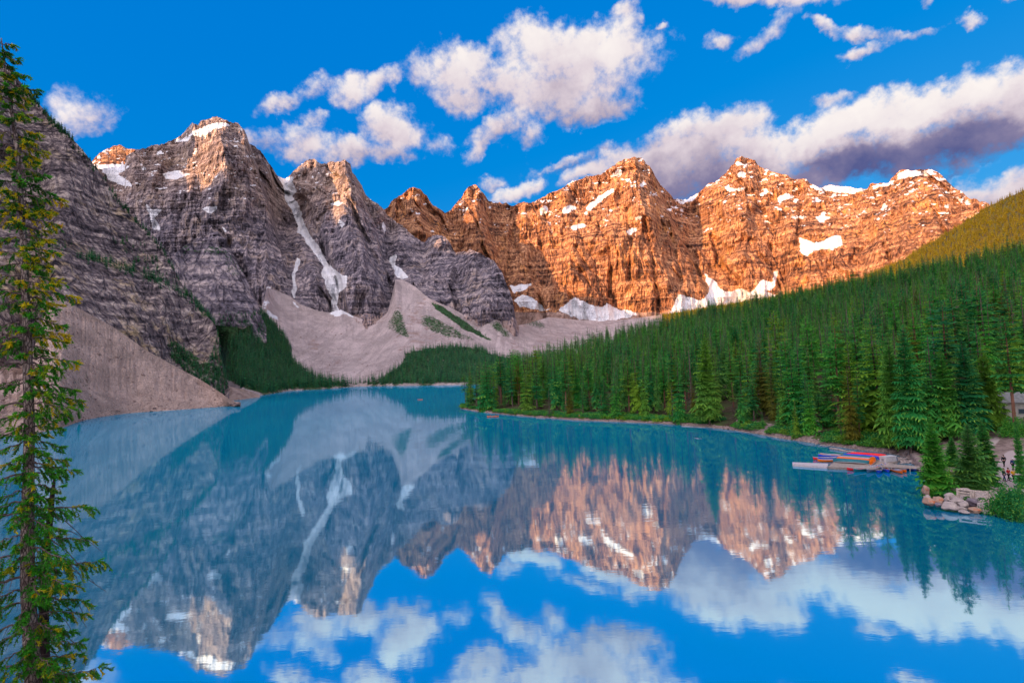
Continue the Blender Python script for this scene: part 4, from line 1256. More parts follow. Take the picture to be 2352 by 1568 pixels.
m2 = in_poly(u, v, [(380, 620), (450, 548), (520, 565), (580, 650), (560, 660), (500, 600), (440, 590)]) * .5 * (fbm(u / 20, v / 20, seed=2) > .55) + in_poly(u, v, [(500, 720), (620, 715), (620, 770), (500, 770)]) * 1.0
P = sample_sheet(bl, 350, m2)
scatter('cliff_trees', P, sizes(350, 6, 12, .8, 1.2), randrot(350, .03), rng.integers(0, 4, 350), low_forms, 'scattered spruces on the ledges of the rounded cliff', 'trees')

# shrubs along the wooded shore
def bush_geo(seed, n=170, r=1.0, flat=.8, leaf=.2):
    R = random.Random(seed); V, F, T = [], [], []
    for i in range(n):
        a = R.uniform(0, 6.283); e = math.asin(R.uniform(-.05, 1)); q = R.uniform(.55, 1) * (1 + .22 * math.sin(3 * a + seed) * math.cos(2 * e) + .16 * math.sin(7 * a + 5 * e + seed * 2) + .10 * math.sin(13 * a - 9 * e))
        c = Vector((math.cos(a) * math.cos(e) * q * r, math.sin(a) * math.cos(e) * q * r, math.sin(e) * q * r * flat))
        for k in range(2):
            d1 = Vector((R.gauss(0, 1), R.gauss(0, 1), R.gauss(0, .7))).normalized() * leaf * R.uniform(.6, 1.3); d2 = Vector((R.gauss(0, 1), R.gauss(0, 1), R.gauss(0, 1))).normalized() * leaf * .6
            j = len(V); V += [tuple(c - d2), tuple(c + d1), tuple(c + d2)]; F.append((j, j + 1, j + 2)); t = R.uniform(.2, 1); T += [t * .6, t, t * .6]
    return V, F, T


bushes = [mesh_from('bush', *bush_geo(300 + i)[:2], MAT['needle'], bush_geo(300 + i)[2]) for i in range(3)]
P = sample_sheet(hill, 9000, sstep(hill.d - hill.d[0], 1.2, 2.2) * (1 - sstep(hill.d - hill.d[0], 5, 14)) + .0)
u, v = px(P)
keep = ~in_poly(u, v, [(2040, 1000), (2700, 1000), (2700, 1300), (2110, 1200), (2110, 1060), (2040, 1060)]) & ~in_poly(u, v, [(1830, 985), (1900, 985), (1900, 1012), (1840, 1012)]) & (fbm(P[:, 0] / 12, P[:, 1] / 12, seed=13) > .44)
P = P[keep][:1500]
scatter('shore_shrubs', P, sizes(len(P), .5, 1.8, .8, 1.4), randrot(len(P), .1), rng.integers(0, 3, len(P)), bushes, 'low green shrubs along the wooded bank', 'shrubs')
# loose stones along the shores and over the left scree
def rock_geo(seed, sub=2, amp=.35):
    bm = bmesh.new(); bmesh.ops.create_icosphere(bm, subdivisions=sub, radius=1.0)
    R = random.Random(seed); o = Vector((R.uniform(0, 50), R.uniform(0, 50), R.uniform(0, 50)))
    from mathutils import noise as mn
    planes = [(Vector((R.gauss(0, 1), R.gauss(0, 1), R.gauss(0, 1))).normalized(), R.uniform(.62, .9)) for _ in range(9)]
    for vt in bm.verts:
        p = vt.co.copy()
        for nn, dd_ in planes:
            k = p.dot(nn)
            if k > dd_:
                p = p - nn * (k - dd_)
        p *= 1 + amp * (mn.noise(p * 1.3 + o)) * .6
        vt.co = p
    return bm


def stone_mat(name, c1, c2, c3):
    m, t, b = new_mat(name, .9, .15)
    oi = t.node('ShaderNodeObjectInfo'); tc = t.node('ShaderNodeTexCoord').outputs['Object']
    n_ = t.noise(tc, 2.2, 7, .65); n2_ = t.noise(tc, 9, 5, .7)
    col = t.mix(oi.outputs['Random'], c1, c2); col = t.mix(t.mr(n_, .52, .62), col, c3); col = t.mix(t.mr(n2_, .55, .7, 0, .6), col, tuple(c * .4 for c in c1))
    t.put(b.inputs['Base Color'], col)
    bp = t.node('ShaderNodeBump'); bp.inputs['Distance'].default_value = .06; t.put(bp.inputs['Height'], n2_); t.put(b.inputs['Normal'], bp.outputs[0])
    return m


MAT['stone'] = stone_mat('scree_stone', (.38, .29, .26), (.24, .18, .17), (.45, .36, .32))
stones = []
for i in range(4):
    bm = rock_geo(400 + i, 1); me = bpy.data.meshes.new('stone'); bm.to_mesh(me); bm.free(); me.materials.append(MAT['stone']); stones.append(me)
qd = cone.d - cone.d[0]
P = sample_sheet(cone, 12000, .3 + 1.6 * np.exp(-qd / 8) + .5 * (cone.pix()[0] < 200))
sz = np.abs(rng.lognormal(-1.0, .55, len(P)))[:, None] * np.array([1.2, 1, .7])
scatter('scree_stones', P, np.minimum(sz, 2.0), randrot(len(P), .5), rng.integers(0, 4, len(P)), stones, 'loose brown stones strewn over the scree cone and shore', 'stones')
P = sample_sheet(hill, 2500, sstep(hill.d - hill.d[0], -1, .1) * (1 - sstep(hill.d - hill.d[0], .8, 2.2)))
sz = np.abs(rng.lognormal(-1.5, .5, len(P)))[:, None] * np.array([1.2, 1, .7])
P[:, 2] = np.maximum(P[:, 2] - .1, .0)
scatter('shore_stones', P, np.minimum(sz, .8), randrot(len(P), .5), rng.integers(0, 4, len(P)), stones, 'stones at the waterline of the wooded shore', 'stones')
P = sample_sheet(val, 1300, (1 - sstep(val.d - val.d[0], 4, 14)) * 1.0)
sz = np.abs(rng.lognormal(-.1, .5, len(P)))[:, None] * np.array([1.2, 1, .7])
scatter('shore_stones', P, np.minimum(sz, 3), randrot(len(P), .5), rng.integers(0, 4, len(P)), stones, 'pale boulders along the far end of the lake', 'stones')

P = sample_sheet(val, 2600, (val.q > .15) * (val.q < .97) * (.3 + (fbm(val.pix()[0] / 40, val.pix()[1] / 25, seed=77) > .52)))
sz = np.abs(rng.lognormal(.1, .5, len(P)))[:, None] * np.array([1.2, 1, .8])
scatter('scree_stones', P, np.minimum(sz, 4.5), randrot(len(P), .5), rng.integers(0, 4, len(P)), stones, 'large blocks scattered over the pale far scree fans', 'stones')


# ================================================================== THINGS
def obj(name, me, parent=None):
    o = bpy.data.objects.new(name, me); C.objects.link(o)
    if parent is not None:
        o.parent = parent
    return o


def empty(name, loc, label, cat, group=None, rz=0.0):
    e = bpy.data.objects.new(name, None); C.objects.link(e); e.location = loc; e.rotation_euler = (0, 0, rz); e.empty_display_size = .3
    e['label'] = label; e['category'] = cat
    if group:
        e['group'] = group
    return e


def tag(o, label, cat, group=None):
    o['label'] = label; o['category'] = cat
    if group:
        o['group'] = group
    return o


def me_from(name, v, f, mat, smooth=False):
    me = bpy.data.meshes.new(name); me.from_pydata([tuple(x) for x in v], [], f)
    me.materials.append(mat)
    if smooth:
        me.polygons.foreach_set('use_smooth', np.ones(len(me.polygons), bool))
    me.update()
    return me


def box(name, c, s, mat, rz=0.0, bev=0.0):
    bm = bmesh.new(); bmesh.ops.create_cube(bm, size=1.0)
    for vt in bm.verts:
        vt.co = Vector((vt.co.x * s[0], vt.co.y * s[1], vt.co.z * s[2]))
    if bev:
        bmesh.ops.bevel(bm, geom=bm.edges[:], offset=bev, segments=1, affect='EDGES')
    M = Matrix.Translation(c) @ Matrix.Rotation(rz, 4, 'Z')
    bm.transform(M)
    me = bpy.data.meshes.new(name); bm.to_mesh(me); bm.free(); me.materials.append(mat)
    return me


def slab(name, quad, top, thick, mat):
    v = [(p[0], p[1], top - thick) for p in quad] + [(p[0], p[1], top) for p in quad]
    return me_from(name, v, [(0, 3, 2, 1), (4, 5, 6, 7), (0, 1, 5, 4), (1, 2, 6, 5), (2, 3, 7, 6), (3, 0, 4, 7)], mat)


def tube(pts, rads, ns=7, knob=0.0, R=None):
    V, F = [], []
    for i, (p, r) in enumerate(zip(pts, rads)):
        p = Vector(p)
        d = Vector(pts[min(i + 1, len(pts) - 1)]) - Vector(pts[max(i - 1, 0)])
        d = d.normalized() if d.length else Vector((0, 0, 1))
        a = d.orthogonal().normalized(); b = d.cross(a)
        for k in range(ns):
            t = 6.2832 * k / ns
            rr = r * (1 + (R.uniform(-knob, knob) if R else 0))
            V.append(p + (a * math.cos(t) + b * math.sin(t)) * rr)
        if i:
            for k in range(ns):
                F.append(((i - 1) * ns + k, (i - 1) * ns + (k + 1) % ns, i * ns + (k + 1) % ns, i * ns + k))
    F.append(tuple(range(ns))[::-1]); F.append(tuple(len(V) - ns + k for k in range(ns)))
    return V, F


def paint(name, col, rough=.35):
    m = simple_mat(name, col, rough, .4, .12, 3.0)
    return m


MAT['wood'] = simple_mat('weathered_planks', (.42, .36, .32), .85, .1, .25, 5.0, .01)
MAT['float'] = simple_mat('pale_float', (.60, .55, .58), .7, .2, .1, 4.0)
MAT['log'] = simple_mat('bleached_log', (.46, .38, .35), .85, .1, .35, 3.0, .02)
MAT['fencewood'] = simple_mat('grey_timber', (.62, .53, .46), .85, .1, .25, 4.0, .01)
MAT['box'] = simple_mat('grey_cabinet', (.56, .56, .58), .6, .3, .08, 3.0)
MAT['boxtrim'] = simple_mat('cabinet_trim', (.30, .30, .32), .6, .3, .1, 3.0)
MAT['siding'] = simple_mat('pale_siding', (.58, .56, .52), .8, .2, .08, 2.0)
MAT['roof'] = simple_mat('grey_roofing', (.30, .31, .32), .8, .2, .15, 2.0)
MAT['glass'] = simple_mat('dark_window', (.04, .05, .06), .1, .5, .1, 2.0)
MAT['rim'] = simple_mat('canoe_rim', (.60, .58, .62), .5, .4, .05, 3.0)
MAT['inner'] = simple_mat('canoe_inside', (.34, .38, .50), .6, .3, .1, 3.0)
MAT['seat'] = simple_mat('dark_seat', (.06, .06, .08), .6, .3, .1, 3.0)
CC = {'red': (.95, .02, .03), 'orange': (1.0, .17, .0), 'blue': (.015, .07, .70), 'teal': (.005, .16, .20), 'lilac': (.38, .32, .45), 'steel': (.10, .18, .30)}
for k_, c_ in CC.items():
    MAT['hull_' + k_] = paint('canoe_hull_' + k_, c_)


def dk(x, y, s=3.92, ox=2900, oy=1600):
    return (x / s + ox) / 1.6327, (y / s + oy) / 1.6327


def tz(q, z, **k):
    return Vector(at_z(*dk(*q, **k), z))


# --- canoes
def canoe_meshes(col):
    NL, NSx = 19, 9
    Lh, B, Dp = 2.6, .50, .42

    def pt(t, s, inset=0.0):
        w = (B - inset) * max(1 - abs(t) ** 2.3, 0.0) ** .75 + .004
        sh = Dp + .20 * abs(t) ** 3.5
        keel = .02 + .10 * abs(t) ** 6 + inset
        a = s * math.pi / 2
        y = w * math.copysign(abs(math.sin(a)) ** .75, a)
        z = keel + (sh - keel) * (1 - math.cos(a) ** .8) if abs(a) < 1.5707 else sh
        x = t * (Lh - inset) * (1 + .03 * (z / sh) * 1)
        return (x, y, z)
    ts = [math.sin((i / (NL - 1) - .5) * math.pi) for i in range(NL)]
    ss = [-1 + 2 * j / (NSx - 1) for j in range(NSx)]
    F = [(i * NSx + j, (i + 1) * NSx + j, (i + 1) * NSx + j + 1, i * NSx + j + 1) for i in range(NL - 1) for j in range(NSx - 1)]
    hull = me_from('hull', [pt(t, s) for t in ts for s in ss], F, MAT['hull_' + col], True)
    lin = me_from('lining', [pt(t * .985, s, .03) for t in ts for s in ss], [f[::-1] for f in F], MAT['inner'], True)
    V, Fc = [], []
    for sd in (-1, 1):
        v, f = tube([(lambda p: (p[0], p[1] + sd * .012, p[2] + .012))(pt(t, sd)) for t in ts], [.022] * NL, 5)
        o = len(V); V += v; Fc += [tuple(a + o for a in q) for q in f]
    rim = me_from('gunwale', V, Fc, MAT['rim'])
    parts = [('hull', hull), ('lining', lin), ('gunwale', rim)]
    for x in (-1.35, 1.15):
        w = B * (1 - abs(x / Lh) ** 2.3) ** .75
        parts.append(('seat', box('seat', (x, 0, .29), (.28, 2 * w - .07, .03), MAT['seat'])))
    parts.append(('thwart', box('thwart', (0, 0, .35), (.06, 2 * B - .06, .025), MAT['seat'])))
    return parts


CM = {c: canoe_meshes(c) for c in CC}


def canoe(p, q, z, col, label, group, flip=False, anchor=True):
    """p = outer end, q = a point towards the inner end"""
    p, q = Vector(p), Vector(q); d = (q - p); d.z = 0; d.normalize()
    c = p + d * 2.6
    e = empty('canoe', (c.x, c.y, z), label, 'canoe', group)
    ang = math.atan2(d.y, d.x)
    e.rotation_euler = (math.pi if flip else random.uniform(-.03, .03), 0, ang)
    if flip:
        e.location.z = z + .63
    e.scale = (1.12, 1.12, 1.2) if not flip else (1.22, 1.25, 1.4)
    if flip:
        e.location.z = z + .63 * 1.4
    for nm, m in CM[col]:
        obj(nm, m, e)
    return e


G1 = 'canoes turned over on the dock'
for (a, b, col, lab) in [((930, 518), (1350, 546), 'teal', 'dark teal canoe lying upside down, frontmost on the dock'), ((985, 497), (1345, 526), 'orange', 'orange canoe upside down right behind the front dark teal canoe'),
                         ((1010, 479), (1365, 506), 'lilac', 'pale lilac canoe upside down behind the orange one'), ((1040, 463), (1400, 490), 'teal', 'dark teal canoe upside down in the middle of the dock row'),
                         ((1080, 448), (1440, 475), 'blue', 'blue canoe upside down between dark teal and red ones'), ((1130, 436), (1500, 462), 'red', 'red canoe upside down, second from the back of the dock row'),
                         ((1190, 424), (1560, 450), 'red', 'bright red canoe upside down, rearmost on the dock beside the cabinet')]:
    canoe(tz(a, .5), tz(b, .5), .5, col, lab, G1, flip=True)
canoe(tz((1435, 552), .5), tz((1480, 476), .5), .5, 'orange', 'orange canoe upside down pointing at the viewer, right end of the dock', G1, flip=True)
G2 = 'canoes moored behind the dock'
for (a, b, col, lab) in [((610, 484), (960, 474), 'red', 'red canoe afloat, its stern farthest left behind the dock'), ((690, 440), (1010, 446), 'blue', 'small-looking blue canoe afloat at the back left of the dock'),
                         ((718, 426), (1040, 440), 'orange', 'orange canoe afloat, rearmost behind the dock'), ((680, 486), (960, 472), 'blue', 'blue canoe afloat between red and orange canoes'),
                         ((678, 514), (930, 508), 'orange', 'orange canoe afloat nearest the pale float')]:
    canoe(tz(a, 0), tz(b, 0), -.07, col, lab, G2)
G3 = 'canoes moored in front of the dock'
for (a, b, col, lab) in [((1113, 640), (1420, 628), 'red', 'red canoe afloat, leftmost in front of the dock'), ((1200, 660), (1450, 620), 'teal', 'dark teal canoe afloat beside the leftmost red one'),
                         ((1390, 672), (1510, 612), 'steel', 'steel grey canoe afloat pointing down left'), ((1550, 684), (1560, 600), 'blue', 'blue canoe afloat pointing straight at the viewer'),
                         ((1692, 672), (1590, 592), 'blue', 'blue canoe afloat pointing down right, beside the head-on one'), ((1885, 690), (1620, 600), 'orange', 'long orange canoe afloat in front of the walkway'),
                         ((1942, 672), (1690, 600), 'orange', 'orange canoe afloat tucked behind another orange one'), ((2078, 648), (1740, 596), 'blue', 'blue canoe afloat, rightmost beside the walkway')]:
    canoe(tz(a, 0), tz(b, 0), -.07, col, lab, G3)
# two canoes out on the lake with paddlers
# --- dock


def planks(parent, a, b, c, d, n, top, mat, name='plank', thick=.07, gap=.05):
    """boards between edge a-b and edge d-c"""
    a, b, c, d = map(Vector, (a, b, c, d))
    for i in range(n):
        t0, t1 = (i + gap) / n, (i + 1 - gap) / n
        q = [a.lerp(b, t0), a.lerp(b, t1), d.lerp(c, t1), d.lerp(c, t0)]
        obj(name, slab(name, q, top + random.uniform(-.006, .006), thick, mat), parent)


fl = empty('floating_walkway', (0, 0, 0), 'long narrow pale float reaching into the lake left of the deck', 'dock')
a, b, c, d = tz((282, 548), .42), tz((792, 583), .42), tz((806, 537), .42), tz((282, 517), .42)
planks(fl, a, b, c, d, 16, .42, MAT['float'], 'float_section', .40, .02)
dc = empty('dock_deck', (0, 0, 0), 'weathered wooden deck carrying the upturned canoes', 'dock')
a, b, c, d = tz((794, 586), .46), tz((1500, 612), .46), tz((1840, 500), .46), tz((960, 470), .46)
obj('deck_frame', slab('deck_frame', [a.lerp(c, .01), b, c, d], .38, .34, MAT['wood']), dc)
planks(dc, a, b, c, d, 44, .46, MAT['wood'])
wk = empty('shore_walkway', (0, 0, 0), 'narrow wooden walkway from the deck to the shore', 'dock')
a, b, c, d = tz((1600, 590), .55), tz((2290, 600), .9), tz((2290, 566), .9), tz((1680, 540), .55)
planks(wk, a, b, c, d, 36, .60, MAT['wood'])
for k in range(6):
    p = a.lerp(b, k / 5.)
    v, f = tube([(p.x, p.y, -1.5), (p.x, p.y, .56)], [.11, .1], 7)
    obj('post', me_from('post', v, f, MAT['wood']), wk)
# storage cabinet
bx = tz((1690, 505), .5); dirx = (tz((1820, 492), .5) - tz((1600, 522), .5)); rz = math.atan2(dirx.y, dirx.x)
cb_ = empty('storage_cabinet', (bx.x, bx.y, .47), 'pale grey storage cabinet at the back right of the dock', 'cabinet', rz=rz)
obj('cabinet_body', box('cabinet_body', (0, 0, .5), (3.1, 1.3, 1.0), MAT['box'], bev=.02), cb_)
obj('lid', box('lid', (0, 0, 1.05), (3.24, 1.44, .09), MAT['box'], bev=.02), cb_)
for k in range(3):
    dr = obj('cabinet_door', box('cabinet_door', (-1.02 + 1.02 * k, -.672, .5), (.96, .04, .88), MAT['box'], bev=.01), cb_)
    obj('handle', box('handle', (-.70 + 1.02 * k, -.71, .5), (.04, .04, .2), MAT['boxtrim']), dr)
obj('side_vent', box('side_vent', (-1.565, 0, .45), (.03, .5, .5), MAT['boxtrim']), cb_)

# --- driftwood
R_ = random.Random(5)


def log(u1, v1, u2, v2, r, label, z=.12, cat='log', group='driftwood along the wooded shore', mat='log'):
    a, b = Vector(at_z(u1, v1, z)), Vector(at_z(u2, v2, z))
    n = 7
    pts = [a.lerp(b, i / (n - 1)) + Vector((R_.uniform(-1, 1), R_.uniform(-1, 1), R_.uniform(-.5, .5))) * r * .5 for i in range(n)]
    v, f = tube(pts, [r * (1 - .45 * i / (n - 1)) for i in range(n)], 8, .12, R_)
    o = obj('log', me_from('log', v, f, MAT[mat]), None)
    return tag(o, label, cat, group)


log(1907, 1030, 1986, 1042, .32, 'thick pale log floating along the bank left of the dock')
log(1867, 1013, 1898, 1019, .2, 'pale branchy log at the waterline left of the thick floating log')
log(1872, 1020, 1899, 1016, .13, 'thin grey stick crossing the branchy log at the waterline')
log(1884, 1022, 1904, 1025, .16, 'short pale stub at the right end of the driftwood tangle')
log(1690, 988, 1722, 994, .2, 'long bleached log at the foot of the bare dirt bank')
log(1566, 978, 1620, 981, .2, 'bleached log lying along the mid shore bank')
log(1372, 966, 1398, 968, .18, 'pale log just right of the person in orange')
log(1440, 969, 1460, 970, .18, 'short pale log on the shore right of the long driftwood')
log(1596, 1006, 1611, 1007, .14, 'lone white stick afloat in open water off mid shore', z=.03)
log(1232, 960, 1252, 961, .16, 'reddish log at the waterline left of the person in orange')
for i, (x1, y1, x2, y2, r, lb) in enumerate([(1820, 446, 2085, 432, .14, 'topmost pale pole of the log pile behind the walkway'), (1835, 470, 2070, 462, .2, 'dark weathered log under the topmost pole of the pile'), (1840, 492, 2060, 498, .24, 'thickest log in the middle of the pile by the walkway'),
                                             (1880, 512, 2080, 515, .2, 'split log low in the pile by the walkway'), (1850, 532, 2010, 530, .18, 'lowest short log next to the walkway edge'), (1950, 450, 2110, 480, .17, 'log slanting down right across the pile'),
                                             (2020, 500, 2120, 470, .15, 'bent branch leaning at the right end of the log pile')]):
    u1, v1 = dk(x1, y1); u2, v2 = dk(x2, y2)
    log(u1, v1, u2, v2, r, lb, z=.35, group='logs piled behind the walkway')


def zz(x, y):
    return dk(x, y, 3.137, 3380, 1500)


# --- boulders of the point
MAT['boulder'] = stone_mat('grey_boulder', (.46, .40, .37), (.38, .33, .32), (.54, .47, .42))
MAT['boulder_red'] = stone_mat('lichened_boulder', (.42, .30, .25), (.45, .30, .22), (.55, .18, .08))
MAT['boulder_dark'] = stone_mat('dark_boulder', (.20, .17, .21), (.22, .19, .22), (.30, .26, .28))
BL = [(290, 1060, 80, 90, 'red', 'upright red-streaked boulder at the left corner, under the young spruce'), (305, 1145, 80, 50, '', 'small grey boulder below the upright corner one'), (330, 1195, 130, 75, 'red', 'pale boulder with a red foot at the left waterline'),
      (440, 1178, 115, 70, 'red', 'orange-pink boulder right of the red-footed one'), (430, 1225, 80, 45, 'dark', 'dark little boulder at the water left of the long slab'), (560, 1245, 205, 75, '', 'long flat pale slab, largest stone at the waterline'),
      (580, 1130, 125, 60, '', 'rounded grey boulder at the top of the pile near the fence'), (535, 1168, 60, 50, '', 'small pale stone under the rounded top boulder'), (600, 1198, 75, 50, '', 'pale stone wedged above the long slab'),
      (665, 1180, 110, 55, '', 'pale boulder under the left fence post'), (740, 1230, 125, 65, '', 'squarish pale boulder in the middle of the row'), (715, 1275, 115, 38, '', 'low flat stone below the squarish boulder'),
      (740, 1312, 110, 34, '', 'lowest flat stone touching the water'), (850, 1200, 155, 85, 'dark', 'large dark purple boulder under the fence'), (850, 1290, 145, 65, 'red', 'triangular boulder with a bright red face at the water'),
      (960, 1200, 90, 45, '', 'small grey boulder right of the dark purple one'), (970, 1255, 170, 85, '', 'large pale boulder beside the green bush'), (975, 1298, 120, 34, '', 'thin slab leaning under the large pale boulder'),
      (1000, 1320, 100, 24, '', 'thin lowest slab next to the bush'), (760, 1055, 150, 34, '', 'long low grey rock behind the fence')]
bmesh_cache = []
for i, (x, y, w, h, tn, lb) in enumerate(BL):
    u_, v_ = zz(x, y)
    zc = .22 + max(0, (1320 - y)) / 200. * 1.15
    c = Vector(at_z(u_, v_, zc))
    fwd = max(c.y, 10) / math.cos(0)
    ca_ = c.y / math.hypot(c.x, c.y)
    sc = math.hypot(c.x, c.y) / 1206.0 * ca_
    W, Hh = w / 5.12 * sc * ca_ * 1.12, h / 5.12 * sc * 1.12
    bm = rock_geo(500 + i, 3, .55)
    ang = math.atan2(-c.x, c.y)
    M = Matrix.Translation(c) @ Matrix.Rotation(ang + random.uniform(-.2, .2), 4, 'Z') @ Matrix.Diagonal((W / 1.6, max(W / 1.9, Hh / 1.8), Hh / 1.5, 1))
    bm.transform(Matrix.Diagonal((W / 1.8, max(W / 2.3, Hh / 2.0), Hh / 1.75, 1)))
    me = bpy.data.meshes.new('boulder'); bm.to_mesh(me); bm.free()
    me.materials.append(MAT['boulder' + ('_' + tn if tn else '')])
    o = obj('boulder', me); o.location = c; o.rotation_euler = (0, 0, ang + random.uniform(-.2, .2))
    tag(o, lb, 'boulder', 'boulders along the edge of the point')

# --- low timber fence on the point
fz = 1.1
fp = [Vector(at_z(*zz(x, y), fz)) for x, y in ((672, 1140), (830, 1160), (856, 1163), (1022, 1180), (1070, 1160))]
fe = empty('timber_fence', tuple(fp[0]), 'low weathered timber fence behind the boulders', 'fence')
for p in fp:
    obj('post', box('post', p - fp[0] + Vector((0, 0, .5)), (.26, .26, 1.5), MAT['fencewood'], rz=.4), fe)
for (i, j) in ((0, 1), (2, 3)):
    for hgt, th in ((1.18, .2), (.75, .13), (.42, .13)):
        a = fp[i] - fp[0] + Vector((0, 0, hgt)); b = fp[j] - fp[0] + Vector((0, 0, hgt)); dd_ = b - a
        obj('rail', box('rail', (a + b) / 2, (dd_.length + (.2 if hgt > 1 else -.26), .12, th), MAT['fencewood'], rz=math.atan2(dd_.y, dd_.x)), fe)
a, b = fp[3] - fp[0] + Vector((0, 0, .9)), fp[4] - fp[0] + Vector((0, 0, .1))
v, f = tube([a, b], [.07, .07], 5); obj('brace', me_from('brace', v, f, MAT['fencewood']), fe)


# --- young trees and the bush on the point
def at_hill(u_, v_):
    return hill.hit(u_, v_)


def pxtree(bu, bv, tu, tv, form, label, width=1.0, group=None, name='spruce_tree', tone='green'):
    p = at_hill(bu, bv)
    d_ = math.hypot(p[0], p[1])
    a, t_ = azt(tu, tv)
    h_ = EYE + t_ * d_ - p[2]
    return tree(tuple(p - np.array([0, 0, .1])), float(h_), form, label, 'tree', group, tone, width, name=name)


GY = 'young spruces on the boulder point'
pxtree(2154, 1145, 2142, 953, 'young', 'young bushy yellow-green spruce at the walkway end, above the corner boulder', 1.0, GY)
pxtree(2235, 1122, 2222, 969, 'young', 'young spruce with spreading skirts just behind the fence', 1.15, GY)
pxtree(2268, 1112, 2258, 957, 'young', 'dense young spruce right of the one behind the fence', .95, GY)
pxtree(2190, 1070, 2186, 1000, 'young', 'small spruce hidden between the two bushy ones', 1.3, GY)
pxtree(2349, 1122, 2343, 950, 'young', 'tall slim young spruce cut by the right edge of the picture', .38, GY)
pxtree(2116, 1040, 2110, 985, 'young', 'little cone-shaped spruce on the bank behind the log pile', 1.2, GY)
GT = 'tall spruces behind the point'
pxtree(2235, 1008, 2219, 772, 'tall', 'tall yellow-green spruce standing alone above the young ones', 1.15, GT)
pxtree(2275, 985, 2252, 800, 'broad', 'broad full spruce left of the pale cabin', .8, GT)
pxtree(2334, 1000, 2318, 722, 4, 'very tall bare-trunked spruce in front of the pale cabin', 1.25, GT)
pxtree(2180, 1010, 2170, 800, 'tall', 'tall spruce left of the lone yellow-green one', 1.1, GT)
pxtree(2092, 1040, 2086, 740, 'tall', 'very tall spruce over the log pile', .9, GT)
pxtree(2060, 1040, 2056, 760, 'tall', 'tall straight spruce behind the storage cabinet', .9, GT)
pxtree(1630, 975, 1625, 765, 'tall', 'tallest light green spruce on the mid shore', 1.0, GT)
pxtree(1310, 955, 1303, 865, 0, 'slim golden spruce left of the person in orange', 1.3, GT, tone='yellow')
pxtree(1262, 958, 1256, 890, 1, 'bare grey dead spruce on the shore near the forest point', 1.5, GT, tone='dead', name='dead_spruce')


def bush(u_, v_, w, h, label, seed, mat='needle', n=2600, leaf=.075):
    p = at_hill(u_, v_)
    V, F, T = bush_geo(seed, n, 1.0, 1.0, leaf)
    m = mesh_from('leaves', V, F, MAT[mat], T)
    sc = math.hypot(p[0], p[1]) / 1206.0
    e = empty('bush', tuple(p), label, 'bush', 'bushes on the point')
    lv = obj('leaves', m, e); lv.scale = (w * sc * .62, w * sc * .5, h * sc * .95)
    v, f = tube([(0, 0, -.2), (0, 0, h * sc * .5)], [.06, .03], 6)
    obj('stem', me_from('stem', v, f, MAT['bark']), e)
    return e


bush(2316, 1182, 50, 44, 'rounded bright green bush overhanging the water right of the boulders', 610)
bush(2352, 1190, 60, 56, 'larger dark green bush at the right edge of the picture', 611)
bush(2200, 1112, 40, 26, 'low green shrub filling the gap between two young spruces', 612)
bush(2170, 1146, 30, 16, 'small green shrub growing over the corner boulders', 613)
bush(2335, 1000, 40, 30, 'green shrub in front of the cabin wall', 614)
bush(2225, 1148, 16, 8, 'little tuft of leaves inside the left fence panel', 615, n=300, leaf=.16)
bush(2258, 1152, 14, 8, 'little tuft of leaves inside the right fence panel', 616, n=300, leaf=.16)

# --- cabin
cp = at_hill(2318, 962)
cab = empty('pale_cabin', tuple(cp), 'pale sided cabin with grey roof among spruces at the right edge', 'cabin', rz=-.55)
WL, WD_, WH = 11.0, 6.0, 3.6
obj('wall', box('wall', (WL / 2 - .5, WD_ / 2, WH / 2 - .5), (WL - .1, WD_ - .1, WH + 1.0), MAT['siding']), cab)
nb_ = 14
for k in range(nb_):
    zc = -.2 + (WH) * (k + .5) / nb_
    bd_ = box('siding_board', (WL / 2 - .5, -.02, zc), (WL, .06, WH / nb_ * .86), MAT['siding']); obj('siding_board', bd_, cab)
for k, x in enumerate((2.2, 6.2)):
    wf = obj('window', box('window', (x, -.07, 1.7), (1.3, .08, 1.1), MAT['boxtrim']), cab)
    obj('pane', box('pane', (x, -.12, 1.7), (1.1, .04, .9), MAT['glass']), wf)
rv = [(-1.1, -.7, WH - .1), (WL + .1, -.7, WH - .1), (WL + .1, WD_ / 2, WH + 1.9), (-1.1, WD_ / 2, WH + 1.9), (-1.1, WD_ + .7, WH - .1), (WL + .1, WD_ + .7, WH - .1)]
rv2 = [(x, y, z + .18) for x, y, z in rv]
obj('roof', me_from('roof', rv + rv2, [(0, 3, 2, 1), (3, 4, 5, 2), (6, 7, 8, 9), (9, 8, 11, 10), (0, 1, 7, 6), (4, 10, 11, 5), (0, 6, 9, 3), (3, 9, 10, 4), (1, 2, 8, 7), (2, 5, 11, 8)], MAT['roof']), cab)
obj('gable', me_from('gable', [(-.46, .05, WH - .02), (-.46, WD_ - .05, WH - .02), (-.46, WD_ / 2, WH + 1.8), (-.3, .05, WH - .02), (-.3, WD_ - .05, WH - .02), (-.3, WD_ / 2, WH + 1.8)], [(0, 2, 1), (3, 4, 5), (0, 1, 4, 3), (1, 2, 5, 4), (2, 0, 3, 5)], MAT['siding']), cab)

# --- people
SKIN = simple_mat('skin', (.55, .33, .25), .6, .3, .05, 6)


def cloth(name, c):
    return simple_mat(name, c, .85, .1, .15, 14)


